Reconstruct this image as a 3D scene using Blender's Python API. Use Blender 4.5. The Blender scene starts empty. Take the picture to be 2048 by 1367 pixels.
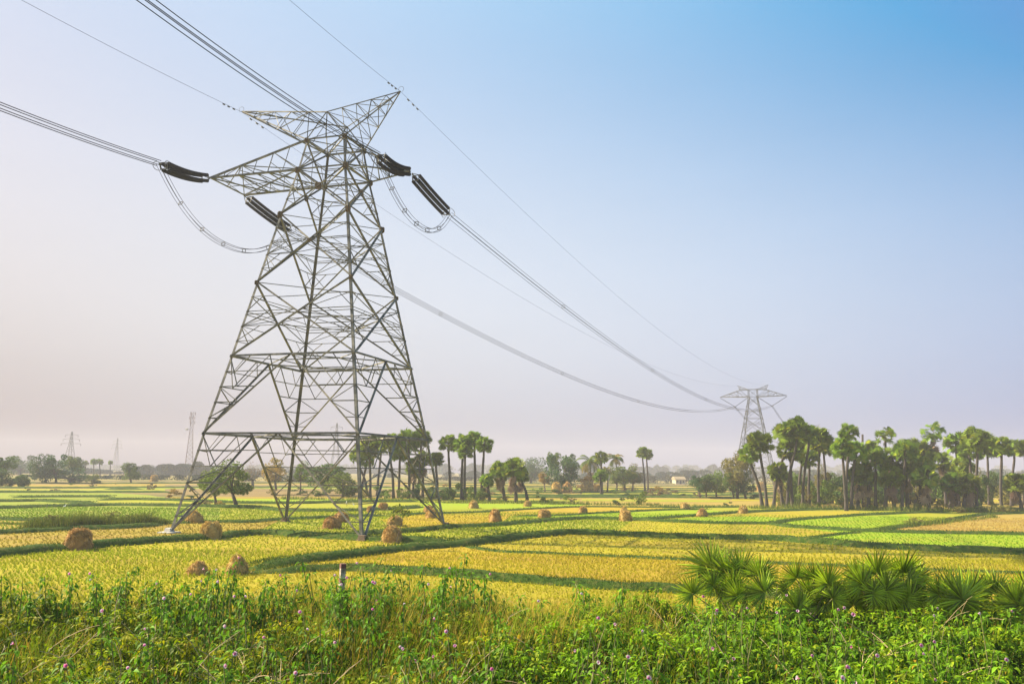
import bpy, math, random
import numpy as np
from mathutils import Vector, Matrix
R = math.radians
sc = bpy.context.scene
col = sc.collection

# ------------------------------------------------------------------ camera
FPX, PITCH, ROLL, CAMZ = 1673.46, 0.152627, 0.012451, 6.0
cam_d = bpy.data.cameras.new('camera')
cam = bpy.data.objects.new('camera', cam_d)
col.objects.link(cam)
sc.camera = cam
cam_d.sensor_width = 36.0
cam_d.lens = FPX / 2048 * 36.0
cam_d.clip_start = 0.3
cam_d.clip_end = 20000
cp, sp, cr, sr = math.cos(PITCH), math.sin(PITCH), math.cos(ROLL), math.sin(ROLL)
fwd = Vector((0, cp, sp))
up0 = Vector((0, -sp, cp))
rt = Vector((cr, 0, 0)) + up0 * sr
up = Vector((-sr, 0, 0)) + up0 * cr
M = Matrix((rt, up, -fwd)).transposed().to_4x4()
M.translation = Vector((0, 0, CAMZ))
cam.matrix_world = M

# ------------------------------------------------------------------ world, sun, exposure
SUN_AZ, SUN_EL = -72.0, 34.0            # degrees clockwise from +Y, and above the horizon
world = bpy.data.worlds.new('World')
sc.world = world
world.use_nodes = True
nt = world.node_tree
nt.nodes.clear()
def N(tree, typ, **kw):
    n = tree.nodes.new(typ)
    for k, v in kw.items():
        setattr(n, k, v)
    return n
def math_node(tree, op, a, b=None, clamp=False):
    n = N(tree, 'ShaderNodeMath', operation=op, use_clamp=clamp)
    for i, v in enumerate((a, b)):
        if v is None: continue
        if isinstance(v, (int, float)): n.inputs[i].default_value = v
        else: tree.links.new(v, n.inputs[i])
    return n.outputs[0]
def mixcol(tree, fac, a, b, mode='MIX'):
    n = N(tree, 'ShaderNodeMix', data_type='RGBA', blend_type=mode)
    for idx, v in ((0, fac), (6, a), (7, b)):
        if isinstance(v, (int, float)): n.inputs[idx].default_value = v
        elif isinstance(v, (tuple, list)): n.inputs[idx].default_value = (*v[:3], 1)
        else: tree.links.new(v, n.inputs[idx])
    return n.outputs[2]
def ramp(tree, fac, stops, interp='LINEAR'):
    n = N(tree, 'ShaderNodeValToRGB')
    n.color_ramp.interpolation = interp
    e = n.color_ramp.elements
    while len(e) > 1: e.remove(e[-1])
    e[0].position = stops[0][0]; e[0].color = (*stops[0][1], 1)
    for p, c in stops[1:]:
        x = e.new(p); x.color = (*c, 1)
    tree.links.new(fac, n.inputs[0])
    return n.outputs[0]
def srgb(r, g, b):
    f = lambda c: (c / 255 / 12.92) if c / 255 <= 0.04045 else ((c / 255 + 0.055) / 1.055) ** 2.4
    return (f(r), f(g), f(b))
EXPO = 1.6
sky = N(nt, 'ShaderNodeTexSky', sky_type='NISHITA')
sky.sun_disc = False
sky.sun_elevation = R(SUN_EL)
sky.sun_rotation = R(SUN_AZ)
sky.dust_density = 4.0
sky.air_density = 1.0
tc = N(nt, 'ShaderNodeTexCoord')
sx = N(nt, 'ShaderNodeSeparateXYZ')
nt.links.new(tc.outputs['Generated'], sx.inputs[0])
# hazy morning sky: colour as a smooth function of the direction (warmer and paler to the sun side and the horizon)
SKYC = [[0.0861, 0.0859, 0.1531], [-0.0132, 0.0207, 0.0914], [1.9024, 1.9212, 1.4232], [-0.2222, -0.2274, -0.1807], [-0.4381, -0.3096, -0.2895], [-6.6757, -6.2839, -4.1626], [0.1057, 0.0999, 0.0665], [6.1398, 5.9632, 3.9284]]
def clampn(v, lo, hi):
    n = N(nt, 'ShaderNodeClamp'); n.inputs['Min'].default_value = lo; n.inputs['Max'].default_value = hi
    nt.links.new(v, n.inputs['Value']); return n.outputs[0]
X_ = clampn(sx.outputs['X'], -0.62, 0.6); Zs = clampn(sx.outputs['Z'], 0.0, 0.6)
ZZ = math_node(nt, 'MULTIPLY', Zs, Zs); XZ = math_node(nt, 'MULTIPLY', X_, Zs)
terms = [None, X_, Zs, math_node(nt, 'MULTIPLY', X_, X_), XZ, ZZ, math_node(nt, 'MULTIPLY', XZ, X_), math_node(nt, 'MULTIPLY', ZZ, Zs)]
acc = None
for c_, t_ in zip(SKYC, terms):
    n = N(nt, 'ShaderNodeVectorMath', operation='MULTIPLY_ADD')
    n.inputs[0].default_value = c_
    if t_ is None: n.inputs[1].default_value = (1, 1, 1); n.inputs[2].default_value = (0, 0, 0)
    else:
        cb = N(nt, 'ShaderNodeCombineXYZ')
        for i_ in range(3): nt.links.new(t_, cb.inputs[i_])
        nt.links.new(cb.outputs[0], n.inputs[1]); nt.links.new(acc, n.inputs[2])
    acc = n.outputs[0]
mxn = N(nt, 'ShaderNodeVectorMath', operation='MAXIMUM'); nt.links.new(acc, mxn.inputs[0]); mxn.inputs[1].default_value = (.03, .03, .03)
wisp = noise_w = N(nt, 'ShaderNodeTexNoise'); wisp.inputs['Scale'].default_value = 2.2; wisp.inputs['Detail'].default_value = 5; wisp.inputs['Roughness'].default_value = .6
mpw = N(nt, 'ShaderNodeMapping'); mpw.inputs['Scale'].default_value = (1, 1, 3.5); nt.links.new(tc.outputs['Generated'], mpw.inputs[0]); nt.links.new(mpw.outputs[0], wisp.inputs['Vector'])
scl = N(nt, 'ShaderNodeVectorMath', operation='SCALE'); nt.links.new(mxn.outputs[0], scl.inputs[0])
nt.links.new(math_node(nt, 'ADD', math_node(nt, 'MULTIPLY', wisp.outputs['Fac'], 0.10), 0.95), scl.inputs['Scale'])
hz2 = scl.outputs[0]
bg1 = N(nt, 'ShaderNodeBackground'); nt.links.new(sky.outputs[0], bg1.inputs[0]); bg1.inputs[1].default_value = 0.05
bg2 = N(nt, 'ShaderNodeBackground'); nt.links.new(hz2, bg2.inputs[0]); bg2.inputs[1].default_value = 1.0
mx = N(nt, 'ShaderNodeMixShader'); mx.inputs[0].default_value = 0.85
nt.links.new(bg1.outputs[0], mx.inputs[1]); nt.links.new(bg2.outputs[0], mx.inputs[2])
wo = N(nt, 'ShaderNodeOutputWorld'); nt.links.new(mx.outputs[0], wo.inputs[0])

sl = bpy.data.lights.new('sun', 'SUN')
sl.energy = 5.0
sl.angle = R(0.5)
sl.color = (1.0, 0.86, 0.64)
sun = bpy.data.objects.new('sun', sl)
col.objects.link(sun)
sdir = Vector((math.sin(R(SUN_AZ)) * math.cos(R(SUN_EL)), math.cos(R(SUN_AZ)) * math.cos(R(SUN_EL)), math.sin(R(SUN_EL))))
sun.rotation_euler = (-sdir).to_track_quat('-Z', 'Y').to_euler()
sc.view_settings.view_transform = 'Standard'
sc.view_settings.look = 'None'
sc.view_settings.exposure = EXPO
sc.view_settings.gamma = 1
sc.cycles.volume_bounces = 1
sc.cycles.max_bounces = 6
sc.cycles.transparent_max_bounces = 8

# ------------------------------------------------------------------ measuring: a pixel of the photograph -> a place in the field
def ray(u, v):
    u -= 1024; v -= 683.5
    a = cr * u + sr * v; b = -sr * u + cr * v
    zc = -b / FPX
    return Vector((a / FPX, cp - sp * zc, sp + cp * zc))
def ground(u, v, z=0.0):
    r = ray(u, v)
    t = (z - CAMZ) / r.z
    return Vector((r.x * t, r.y * t, z))
def at(u, v, Y):
    r = ray(u, v)
    t = Y / r.y
    return Vector((r.x * t, Y, CAMZ + r.z * t))
def pxm(Y): return Y / FPX              # metres per pixel of the photograph at distance Y

# ------------------------------------------------------------------ helpers
def tag(o, label=None, cat=None, group=None, kind=None):
    if label: o['label'] = label
    if cat: o['category'] = cat
    if group: o['group'] = group
    if kind: o['kind'] = kind
    return o
def empty(name, loc=(0, 0, 0), rz=0.0):
    o = bpy.data.objects.new(name, None)
    col.objects.link(o)
    o.location = loc; o.rotation_euler = (0, 0, rz)
    o.empty_display_size = 0.3
    return o
def link(name, me, parent=None, loc=None, rz=None, sc_=None):
    o = bpy.data.objects.new(name, me)
    col.objects.link(o)
    if parent is not None: o.parent = parent
    if loc is not None: o.location = loc
    if rz is not None: o.rotation_euler = (0, 0, rz)
    if sc_ is not None: o.scale = sc_
    return o
def np_mesh(name, V, F, mats, cols=None, smooth=False, midx=None):
    """V (n,3) floats, F (m,k) ints, cols (n,3) per vertex colour of the surface itself"""
    V = np.asarray(V, np.float32); F = np.asarray(F, np.int32)
    me = bpy.data.meshes.new(name)
    m, k = F.shape
    me.vertices.add(len(V)); me.vertices.foreach_set('co', V.ravel())
    me.loops.add(m * k); me.loops.foreach_set('vertex_index', F.ravel())
    me.polygons.add(m)
    me.polygons.foreach_set('loop_start', np.arange(0, m * k, k, dtype=np.int32))
    if not isinstance(mats, (list, tuple)): mats = [mats]
    for q in mats: me.materials.append(q)
    if midx is not None: me.polygons.foreach_set('material_index', np.asarray(midx, np.int32))
    if smooth: me.polygons.foreach_set('use_smooth', np.ones(m, bool))
    me.update(calc_edges=True)
    if cols is not None:
        ca = me.color_attributes.new('tone', 'FLOAT_COLOR', 'POINT')
        c4 = np.ones((len(V), 4), np.float32); c4[:, :3] = cols
        ca.data.foreach_set('color', c4.ravel())
    return me
class MB:
    def __init__(s): s.v = []; s.f = []; s.m = []; s.cur = 0
    def add(s, vs, fs):
        o = len(s.v)
        s.v += [tuple(p) for p in vs]
        s.f += [tuple(i + o for i in f) for f in fs]
        s.m += [s.cur] * len(fs)
    def bar(s, p, q, w, h=None):
        h = h or w
        p = Vector(p); q = Vector(q); d = q - p
        if d.length < 1e-6: return
        d.normalize()
        a = d.cross(Vector((0, 0, 1)))
        if a.length < 0.05: a = d.cross(Vector((1, 0, 0)))
        a.normalize(); b = a.cross(d)
        a *= w / 2; b *= h / 2
        s.add([p - a - b, p + a - b, p + a + b, p - a + b, q - a - b, q + a - b, q + a + b, q - a + b],
              [(0, 3, 2, 1), (4, 5, 6, 7), (0, 1, 5, 4), (1, 2, 6, 5), (2, 3, 7, 6), (3, 0, 4, 7)])
    def ang(s, p, q, w, a=None, b=None, t=None):
        """rolled angle section; a and b are the directions of its two flanges"""
        p = Vector(p); q = Vector(q); d = (q - p)
        if d.length < 1e-6: return
        d.normalize()
        if a is None:
            a = d.cross(Vector((0, 0, 1)))
            if a.length < 0.05: a = d.cross(Vector((1, 0, 0)))
        a = Vector(a); a = (a - d * a.dot(d)).normalized()
        if b is None: b = a.cross(d)
        b = Vector(b); b = (b - d * b.dot(d)); b = (b - a * b.dot(a)).normalized()
        t = t or max(w * 0.13, 0.012)
        pr = [(0, 0), (w, 0), (w, t), (t, t), (t, w), (0, w)]
        vs = [p + a * x + b * y for x, y in pr] + [q + a * x + b * y for x, y in pr]
        fs = [(i, (i + 1) % 6, (i + 1) % 6 + 6, i + 6) for i in range(6)] + [(5, 4, 3, 0), (3, 2, 1, 0), (6, 9, 10, 11), (6, 7, 8, 9)]
        s.add(vs, fs)
    def tube(s, pts, r, n=6, cap=True):
        pts = [Vector(p) for p in pts]
        rs = r if isinstance(r, (list, tuple)) else [r] * len(pts)
        vs = []; a = None
        for i, p in enumerate(pts):
            d = (pts[min(i + 1, len(pts) - 1)] - pts[max(i - 1, 0)]).normalized()
            if a is None:
                a = d.cross(Vector((0, 0, 1)))
                if a.length < 0.05: a = d.cross(Vector((1, 0, 0)))
            a = (a - d * a.dot(d)).normalized(); b = a.cross(d)
            for k in range(n):
                w = 2 * math.pi * k / n
                vs.append(p + (a * math.cos(w) + b * math.sin(w)) * rs[i])
        fs = []
        for i in range(len(pts) - 1):
            for k in range(n):
                k2 = (k + 1) % n
                fs.append((i * n + k, i * n + k2, (i + 1) * n + k2, (i + 1) * n + k))
        if cap:
            fs.append(tuple(range(n - 1, -1, -1)))
            o = (len(pts) - 1) * n
            fs.append(tuple(o + k for k in range(n)))
        s.add(vs, fs)
    def box(s, c, d, rz=0.0):
        c = Vector(c); co, si = math.cos(rz), math.sin(rz)
        vs = []
        for z in (-1, 1):
            for x, y in ((-1, -1), (1, -1), (1, 1), (-1, 1)):
                X, Y = x * d[0] / 2, y * d[1] / 2
                vs.append(c + Vector((X * co - Y * si, X * si + Y * co, z * d[2] / 2)))
        s.add(vs, [(0, 3, 2, 1), (4, 5, 6, 7), (0, 1, 5, 4), (1, 2, 6, 5), (2, 3, 7, 6), (3, 0, 4, 7)])
    def mesh(s, name, mats, smooth=False):
        me = bpy.data.meshes.new(name)
        me.from_pydata(s.v, [], s.f)
        for q in (mats if isinstance(mats, (list, tuple)) else [mats]): me.materials.append(q)
        me.polygons.foreach_set('material_index', s.m)
        if smooth: me.polygons.foreach_set('use_smooth', [True] * len(s.f))
        me.update()
        return me
    def build(s, name, mats, parent=None, smooth=False):
        return link(name, s.mesh(name, mats, smooth), parent)

# ------------------------------------------------------------------ materials
def mat(name):
    m = bpy.data.materials.new(name); m.use_nodes = True
    t = m.node_tree
    return m, t, t.nodes['Principled BSDF']
def noise(t, scale, detail=4, vec=None, rough=0.55, dim='3D'):
    n = N(t, 'ShaderNodeTexNoise'); n.inputs['Scale'].default_value = scale
    n.inputs['Detail'].default_value = detail; n.inputs['Roughness'].default_value = rough
    if vec is not None: t.links.new(vec, n.inputs['Vector'])
    return n.outputs['Fac']
def objco(t, scale=None):
    tcn = N(t, 'ShaderNodeTexCoord')
    if scale is None: return tcn.outputs['Object']
    mp = N(t, 'ShaderNodeMapping'); mp.inputs['Scale'].default_value = scale
    t.links.new(tcn.outputs['Object'], mp.inputs['Vector'])
    return mp.outputs[0]
def bump(t, b, h, dist, strength=1.0):
    n = N(t, 'ShaderNodeBump'); n.inputs['Distance'].default_value = dist; n.inputs['Strength'].default_value = strength
    t.links.new(h, n.inputs['Height']); t.links.new(n.outputs[0], b.inputs['Normal'])
def noisy(name, stops, scale=3.0, rough=0.9, stretch=None, bd=None, metallic=0.0, spec=0.3):
    m, t, b = mat(name)
    v = objco(t, stretch)
    f = noise(t, scale, 5, v, 0.65)
    t.links.new(ramp(t, f, stops), b.inputs['Base Color'])
    b.inputs['Roughness'].default_value = rough
    b.inputs['Metallic'].default_value = metallic
    b.inputs['Specular IOR Level'].default_value = spec
    if bd: bump(t, b, f, bd)
    return m
def leafy(name, transl=0.35, rough=0.55, spec=0.25, tint=(.78, .78, .7), var=0.0):
    """surface colour comes from the vertex colour 'tone'; some light passes through the blade"""
    m, t, b = mat(name)
    a = N(t, 'ShaderNodeVertexColor'); a.layer_name = 'tone'
    c = mixcol(t, 1.0, a.outputs[0], tint, 'MULTIPLY')
    if var:
        oi = N(t, 'ShaderNodeObjectInfo')
        hs = N(t, 'ShaderNodeHueSaturation')
        t.links.new(c, hs.inputs['Color'])
        mr = N(t, 'ShaderNodeMapRange'); mr.inputs[3].default_value = 1 - var; mr.inputs[4].default_value = 1 + var
        t.links.new(oi.outputs['Random'], mr.inputs[0]); t.links.new(mr.outputs[0], hs.inputs['Value'])
        mr2 = N(t, 'ShaderNodeMapRange'); mr2.inputs[3].default_value = 0.485; mr2.inputs[4].default_value = 0.51
        t.links.new(oi.outputs['Random'], mr2.inputs[0]); t.links.new(mr2.outputs[0], hs.inputs['Hue'])
        c = hs.outputs[0]
    t.links.new(c, b.inputs['Base Color'])
    b.inputs['Roughness'].default_value = rough
    b.inputs['Specular IOR Level'].default_value = spec
    tr = N(t, 'ShaderNodeBsdfTranslucent'); t.links.new(c, tr.inputs[0])
    mxs = N(t, 'ShaderNodeMixShader'); mxs.inputs[0].default_value = transl
    t.links.new(b.outputs[0], mxs.inputs[1]); t.links.new(tr.outputs[0], mxs.inputs[2])
    t.links.new(mxs.outputs[0], t.nodes['Material Output'].inputs[0])
    return m
steel = noisy('galvanised_steel', [(0.3, (0.045, 0.05, 0.045)), (0.5, (0.155, 0.155, 0.135)), (0.72, (0.37, 0.34, 0.27))], 0.9, 0.65, metallic=0.1)
steel_far = noisy('weathered_steel', [(0.3, (0.10, 0.11, 0.11)), (0.7, (0.2, 0.2, 0.19))], 0.5, 0.6, metallic=0.3)
gusset_m = noisy('gusset_steel', [(0.3, (0.08, 0.06, 0.035)), (0.7, (0.22, 0.15, 0.075))], 1.5, 0.7, metallic=0.2)
concrete = noisy('concrete', [(0.3, (0.42, 0.40, 0.36)), (0.7, (0.66, 0.62, 0.55))], 3, 0.9, bd=0.02)
insul = noisy('insulator_glaze', [(0.3, (0.008, 0.01, 0.013)), (0.7, (0.02, 0.023, 0.028))], 4, 0.8, spec=0.06)
wire_m = noisy('weathered_aluminium', [(0.3, (0.012, 0.014, 0.018)), (0.7, (0.03, 0.03, 0.035))], 1, 0.85, spec=0.08)
hard_m = noisy('forged_fittings', [(0.3, (0.06, 0.065, 0.06)), (0.7, (0.16, 0.14, 0.11))], 3, 0.5, metallic=0.4)
bark_palm = noisy('palm_bark', [(0.3, (0.03, 0.026, 0.022)), (0.7, (0.10, 0.083, 0.07))], 3, 0.95, stretch=(1, 1, 6), bd=0.03)
bark = noisy('bark', [(0.3, (0.055, 0.042, 0.033)), (0.7, (0.15, 0.115, 0.09))], 4, 0.95, bd=0.02)
leaf_palm = leafy('palm_leaf', 0.3, 0.6, 0.12, tint=(.86, .76, .5), var=0.22)
leaf_tree = leafy('tree_leaf', 0.25, 0.7, 0.1, tint=(.74, .68, .5), var=0.18)
leaf_weed = leafy('weed_leaf', 0.42, 0.6, 0.15)
leaf_fan = leafy('young_palm_leaf', 0.3, 0.42, 0.4)
grass_m = leafy('grass_blade', 0.35, 0.8, 0.1)
straw_m = leafy('straw', 0.1, 0.9, 0.1, var=0.1)
wood_far = leafy('far_foliage', 0.1, 0.9, 0.0)
petal_m = leafy('petal', 0.4, 0.6, 0.1, tint=(.9, .9, .9))

# ------------------------------------------------------------------ fields
def field_mat(name, a, b, c, rows=(1, 1), sc1=0.35, fine=6.0):
    """crop colours a (shoots), b (stalks), c (bare soil and dry litter)"""
    m, t, bs = mat(name)
    a, b, c = [tuple(q * k for q, k in zip(w, (.80, .78, .7))) for w in (a, b, c)]
    v = objco(t)
    big = noise(t, sc1 * 0.35, 4, objco(t, (0.7, 1.3, 1)), 0.6)
    mid = noise(t, fine * 0.35, 5, objco(t, (1.0, 0.6, 1)), 0.7)
    small = noise(t, fine * 2.0, 3, v, 0.7)
    f = math_node(t, 'ADD', math_node(t, 'MULTIPLY', mid, 0.5), math_node(t, 'MULTIPLY', small, 0.5))
    c1 = ramp(t, f, [(0.36, c), (0.47, b), (0.60, a)])
    c2 = ramp(t, f, [(0.40, c), (0.52, tuple((x + y) / 2 for x, y in zip(b, c))), (0.66, b)])
    out = mixcol(t, ramp(t, big, [(0.40, (0, 0, 0)), (0.62, (1, 1, 1))]), c1, c2)
    wide = noise(t, 0.09, 5, objco(t, (0.8, 1.6, 1)), 0.75)
    out = mixcol(t, ramp(t, wide, [(0.44, (0, 0, 0)), (0.68, (0.65, 0.65, 0.65))]), out, tuple((x * .45 + y * .55) * k_ for x, y, k_ in zip(b, c, (.95, 1.05, 1))))
    t.links.new(out, bs.inputs['Base Color'])
    bs.inputs['Roughness'].default_value = 0.95
    bs.inputs['Specular IOR Level'].default_value = 0.1
    bump(t, bs, f, 0.12)
    return m
GOLD = field_mat('ripe_rice_stubble', (0.44, 0.39, 0.012), (0.48, 0.35, 0.02), (0.32, 0.20, 0.04))
YEL = field_mat('yellow_green_stubble', (0.36, 0.39, 0.010), (0.46, 0.38, 0.018), (0.30, 0.21, 0.04))
OLIVE = field_mat('olive_green_crop', (0.26, 0.34, 0.012), (0.38, 0.38, 0.02), (0.28, 0.25, 0.04))
BRIGHT = field_mat('bright_green_crop', (0.20, 0.38, 0.008), (0.28, 0.40, 0.012), (0.34, 0.34, 0.03))
GREEN = field_mat('green_crop', (0.19, 0.31, 0.02), (0.26, 0.32, 0.025), (0.27, 0.25, 0.05))
BROWN = field_mat('dry_brown_stubble', (0.31, 0.29, 0.02), (0.38, 0.29, 0.04), (0.30, 0.18, 0.05))
TAN = field_mat('pale_tan_stubble', (0.42, 0.35, 0.045), (0.44, 0.32, 0.07), (0.30, 0.20, 0.07))
PINK = field_mat('dry_threshed_field', (0.24, 0.20, 0.06), (0.32, 0.22, 0.10), (0.18, 0.13, 0.06))

# ground: one sheet to the horizon
gm, t, b = mat('paddy_ground')
v1 = objco(t, (0.009, 0.05, 1)); v2 = objco(t, (0.02, 0.1, 1))
vo = N(t, 'ShaderNodeTexVoronoi'); vo.inputs['Scale'].default_value = 1.0; t.links.new(v1, vo.inputs['Vector'])
sepc = N(t, 'ShaderNodeSeparateColor'); t.links.new(vo.outputs['Color'], sepc.inputs[0])
patch = ramp(t, sepc.outputs[0], [(0.0, (0.17, 0.12, 0.055)), (0.2, (0.33, 0.24, 0.06)), (0.38, (0.13, 0.16, 0.03)), (0.52, (0.23, 0.17, 0.07)), (0.66, (0.10, 0.10, 0.035)), (0.82, (0.30, 0.25, 0.06))], 'CONSTANT')
n2 = noise(t, 6, 6, v2, 0.7)
patch2 = mixcol(t, ramp(t, n2, [(0.4, (0, 0, 0)), (0.7, (0.5, 0.5, 0.5))]), patch, (0.26, 0.20, 0.08))
n3 = noise(t, 2.0, 4, objco(t), 0.7)
patch3 = mixcol(t, math_node(t, 'MULTIPLY', n3, 0.5), patch2, (0.2, 0.15, 0.06))
t.links.new(patch3, b.inputs['Base Color']); b.inputs['Roughness'].default_value = 1.0; b.inputs['Specular IOR Level'].default_value = 0.05
bump(t, b, n3, 0.1)
G = 1700
mb = MB(); mb.add([(-G, -400, 0), (G, -400, 0), (G, G, 0), (-G, G, 0)], [(0, 1, 2, 3)])
tag(mb.build('ground', gm), kind='structure')

FIELDS = []      # (world polygon, crop tone) for the stubble further down
def field(pix, material, z, tone=None):
    P = [ground(x, y) for x, y in pix]
    P = [Vector((p.x, p.y, z)) for p in P]
    me = bpy.data.meshes.new('field')
    from mathutils.geometry import tessellate_polygon
    tr = tessellate_polygon([P])
    fs = []
    for a_, b_, c_ in tr:
        n_ = (P[b_] - P[a_]).cross(P[c_] - P[a_]).z
        fs.append((a_, b_, c_) if n_ > 0 else (c_, b_, a_))
    me.from_pydata(P, [], fs); me.materials.append(material); me.update()
    tag(link('field', me), kind='structure')
    FIELDS.append(([(p.x, p.y) for p in P], tone))
# bund lines, in the photograph's pixels
A = [(500, 1143), (560, 1130), (640, 1120), (722, 1111), (783, 1102), (879, 1094), (924, 1090), (982, 1083), (1033, 1077), (1101, 1070.5), (1152, 1068), (1221, 1070.5), (1340, 1075.7), (1556, 1081.5), (1592, 1084), (1676, 1089), (1738, 1095), (1848, 1100.5), (2048, 1108.6), (2250, 1117)]
Bb = [(500, 1143), (560, 1146), (640, 1143), (700, 1141), (831, 1148), (930, 1155), (989, 1160), (1084, 1168), (1221, 1178), (1306, 1183), (1500, 1196), (1800, 1212), (2250, 1238)]
Cc = [(924, 1091), (985, 1103), (1084, 1108), (1187, 1113), (1347, 1120), (1534, 1128), (1855, 1142), (2048, 1149), (2250, 1157)]
D = [(-250, 1134), (0, 1112), (78, 1103), (137, 1099), (195, 1095), (273, 1088), (400, 1079), (437, 1076), (510, 1069), (560, 1068.5), (613, 1073), (672, 1077), (745, 1081), (800, 1083), (879, 1086), (924, 1090)]
E = [(322, 1048), (388, 1046), (437, 1045), (500, 1045), (560, 1040), (640, 1036), (700, 1033), (780, 1031)]
E2 = [(671, 1074), (736, 1067.5), (831, 1062.5), (900, 1055), (975, 1052), (1060, 1044.4), (1118, 1040), (1173, 1037.5), (1228, 1039), (1269, 1040), (1340, 1044.4), (1428, 1047.5), (1534, 1049), (1585, 1055), (1643, 1058.5), (1738, 1063.5), (1811, 1066), (2048, 1070), (2250, 1074)]
Fb = [(1592, 1085), (1629, 1076), (1694, 1068), (1738, 1064.7)]
Gb = [(1534, 1048.7), (1607, 1038.5), (1665, 1035), (1716, 1031), (1811, 1026), (1900, 1024)]
Hb = [(1738, 1064), (1811, 1053), (1884, 1044), (1921, 1037), (1976, 1029), (2060, 1026)]
J = [(1269, 1040), (1300, 1038), (1402, 1031), (1464, 1025.6), (1574, 1021), (1700, 1018)]
I = [(1019, 1032.5), (1112, 1031.4), (1187, 1027), (1255, 1023), (1330, 1020), (1420, 1018)]
K = [(780, 1030), (831, 1028.5), (948, 1025), (1067, 1018), (1173, 1014), (1323, 1015), (1480, 1014)]
L1 = [(-250, 1082), (0, 1067.5), (59, 1064.5), (137, 1060), (215, 1057.6), (293, 1053.7), (322, 1048)]
L1b = [(-100, 1040), (0, 1039), (60, 1041), (120, 1036)]
L2 = [(-250, 1021), (0, 1016.6), (78, 1014), (156, 1012), (234, 1010.4), (361, 1012), (440, 1014), (520, 1016), (560, 1021), (680, 1022), (780, 1018), (840, 1014)]
L3 = [(-250, 1002), (0, 1003), (78, 1002), (137, 1005), (195, 1007)]
L4 = [(20, 995), (117, 994), (234, 993.6)]
L5 = [(195, 1000), (273, 999), (361, 1001), (480, 1006), (600, 1006.5), (700, 1004), (840, 1003)]
L6 = [(215, 979), (250, 978.6), (281, 979)]
BUNDS = [(A, .5, .95), (Bb, .42, .85), (Cc, .2, .45), (D, .5, .95), (E, .3, .9), (E2, .36, .9), (Fb, .2, .6), (Gb, .3, .9), (Hb, .3, .9), (J, .3, .9), (I, .22, .8), (K, .25, .8),
         (L1, .4, .9), (L1b, .3, .9), (L2, .4, 1.2), (L3, .4, 1.2), (L4, .4, 1.6), (L5, .4, 1.3), (L6, .6, 3.0)]
lo = [(2250, 1420), (-300, 1420)]
r_ = lambda L: list(reversed(L))
field([(-300, 1000), (700, 999), (900, 1001), (1300, 1003), (2250, 1012), (2250, 1440), (-300, 1440)], OLIVE, 0.02, 'olive')
field(D[:-1] + r_(A[:7]) + lo[1:] , YEL, 0.04, 'yellow') if False else None
field(D + r_(A)[13:] + [(500, 1420), (-300, 1420), (-300, 1138)], YEL, 0.04, 'yellow')
field(A + r_(Cc), YEL, 0.05, 'gold2')
field(A[:7] + Cc + r_(Bb), GOLD, 0.06, 'gold')
field(Bb + [(2250, 1440), (400, 1440)], YEL, 0.07, 'gold2')
field(L1 + E[1:5] + [(520, 1060), (510, 1068)] + r_(D[:9]), BROWN, 0.05, 'brown')
field([(x, y) for x, y in L1b] + [(120, 1060)] + r_(L1[:4]), BROWN, 0.045, 'brown')
field(L2[:7] + [(440, 1040), (322, 1048)] + r_(L1[:-1]), GREEN, 0.03, 'green')
field(L3[:5] + r_(L2[:4]), GREEN, 0.035, 'green')
field([(-300, 978), (100, 976), (300, 990), (361, 1001), (273, 999), (195, 1000)] + r_(L3), GREEN, 0.03, 'green')
field([(200, 968), (800, 968), (860, 990), (800, 1000), (500, 996), (361, 990)], PINK, 0.03)
field([(330, 997), (600, 996), (840, 997), (840, 1003)] + r_(L5[3:]), BRIGHT, 0.05, 'bright')
field([(520, 1016), (620, 1008), (840, 1005), (840, 1014), (680, 1022), (560, 1021)], OLIVE, 0.05, 'olive')
field([(840, 1003), (1180, 1008), (1150, 1013), (1067, 1017), (840, 1020)], BRIGHT, 0.05, 'bright')
field([(840, 1027)] + K[2:6] + [(1330, 1019)] + r_(I[:4]) + [(900, 1031)], GOLD, 0.055)
field([(760, 1040), (840, 1029), (1019, 1033), (1000, 1047), (975, 1051), (900, 1054), (800, 1056)], GOLD, 0.06, 'gold')
field([(1019, 1033), (1187, 1028), (1330, 1021), (1420, 1020), (1402, 1030), (1300, 1037), (1228, 1038), (1118, 1039)], BRIGHT, 0.065, 'bright')
field([(1100, 1000), (1500, 990), (2250, 995), (2250, 1020), (1700, 1016), (1500, 1013), (1330, 1014), (1150, 1010)], TAN, 0.03)
field([(1420, 1020), (1464, 1026), (1402, 1031), (1300, 1038), (1269, 1040), (1250, 1034), (1330, 1022)], BRIGHT, 0.068, 'bright')
field([(1300, 1040), (1402, 1033), (1464, 1028), (1574, 1023), (1720, 1022), (1716, 1030), (1607, 1038), (1534, 1048), (1428, 1046)], YEL, 0.07, 'yellow')
field([(1300, 1041), (1402, 1034), (1500, 1033), (1607, 1037), (1534, 1048), (1428, 1046)], BRIGHT, 0.075, 'bright')
field([(1540, 1049), (1607, 1040), (1716, 1032), (1811, 1028), (1830, 1040), (1811, 1051), (1738, 1062), (1643, 1057)], BRIGHT, 0.075, 'bright')
field([(1760, 1063), (1811, 1054), (1884, 1045), (1976, 1030), (2250, 1024), (2250, 1073), (2048, 1069), (1811, 1065)], TAN, 0.075, 'tan')
field(E2[13:] + r_(A)[:6] + [(1640, 1076), (1694, 1069)], BRIGHT, 0.08, 'bright')
field(E2[9:14] + [(1694, 1067), (1629, 1075)] + r_(A[11:15]), YEL, 0.075, 'yellow')

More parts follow.
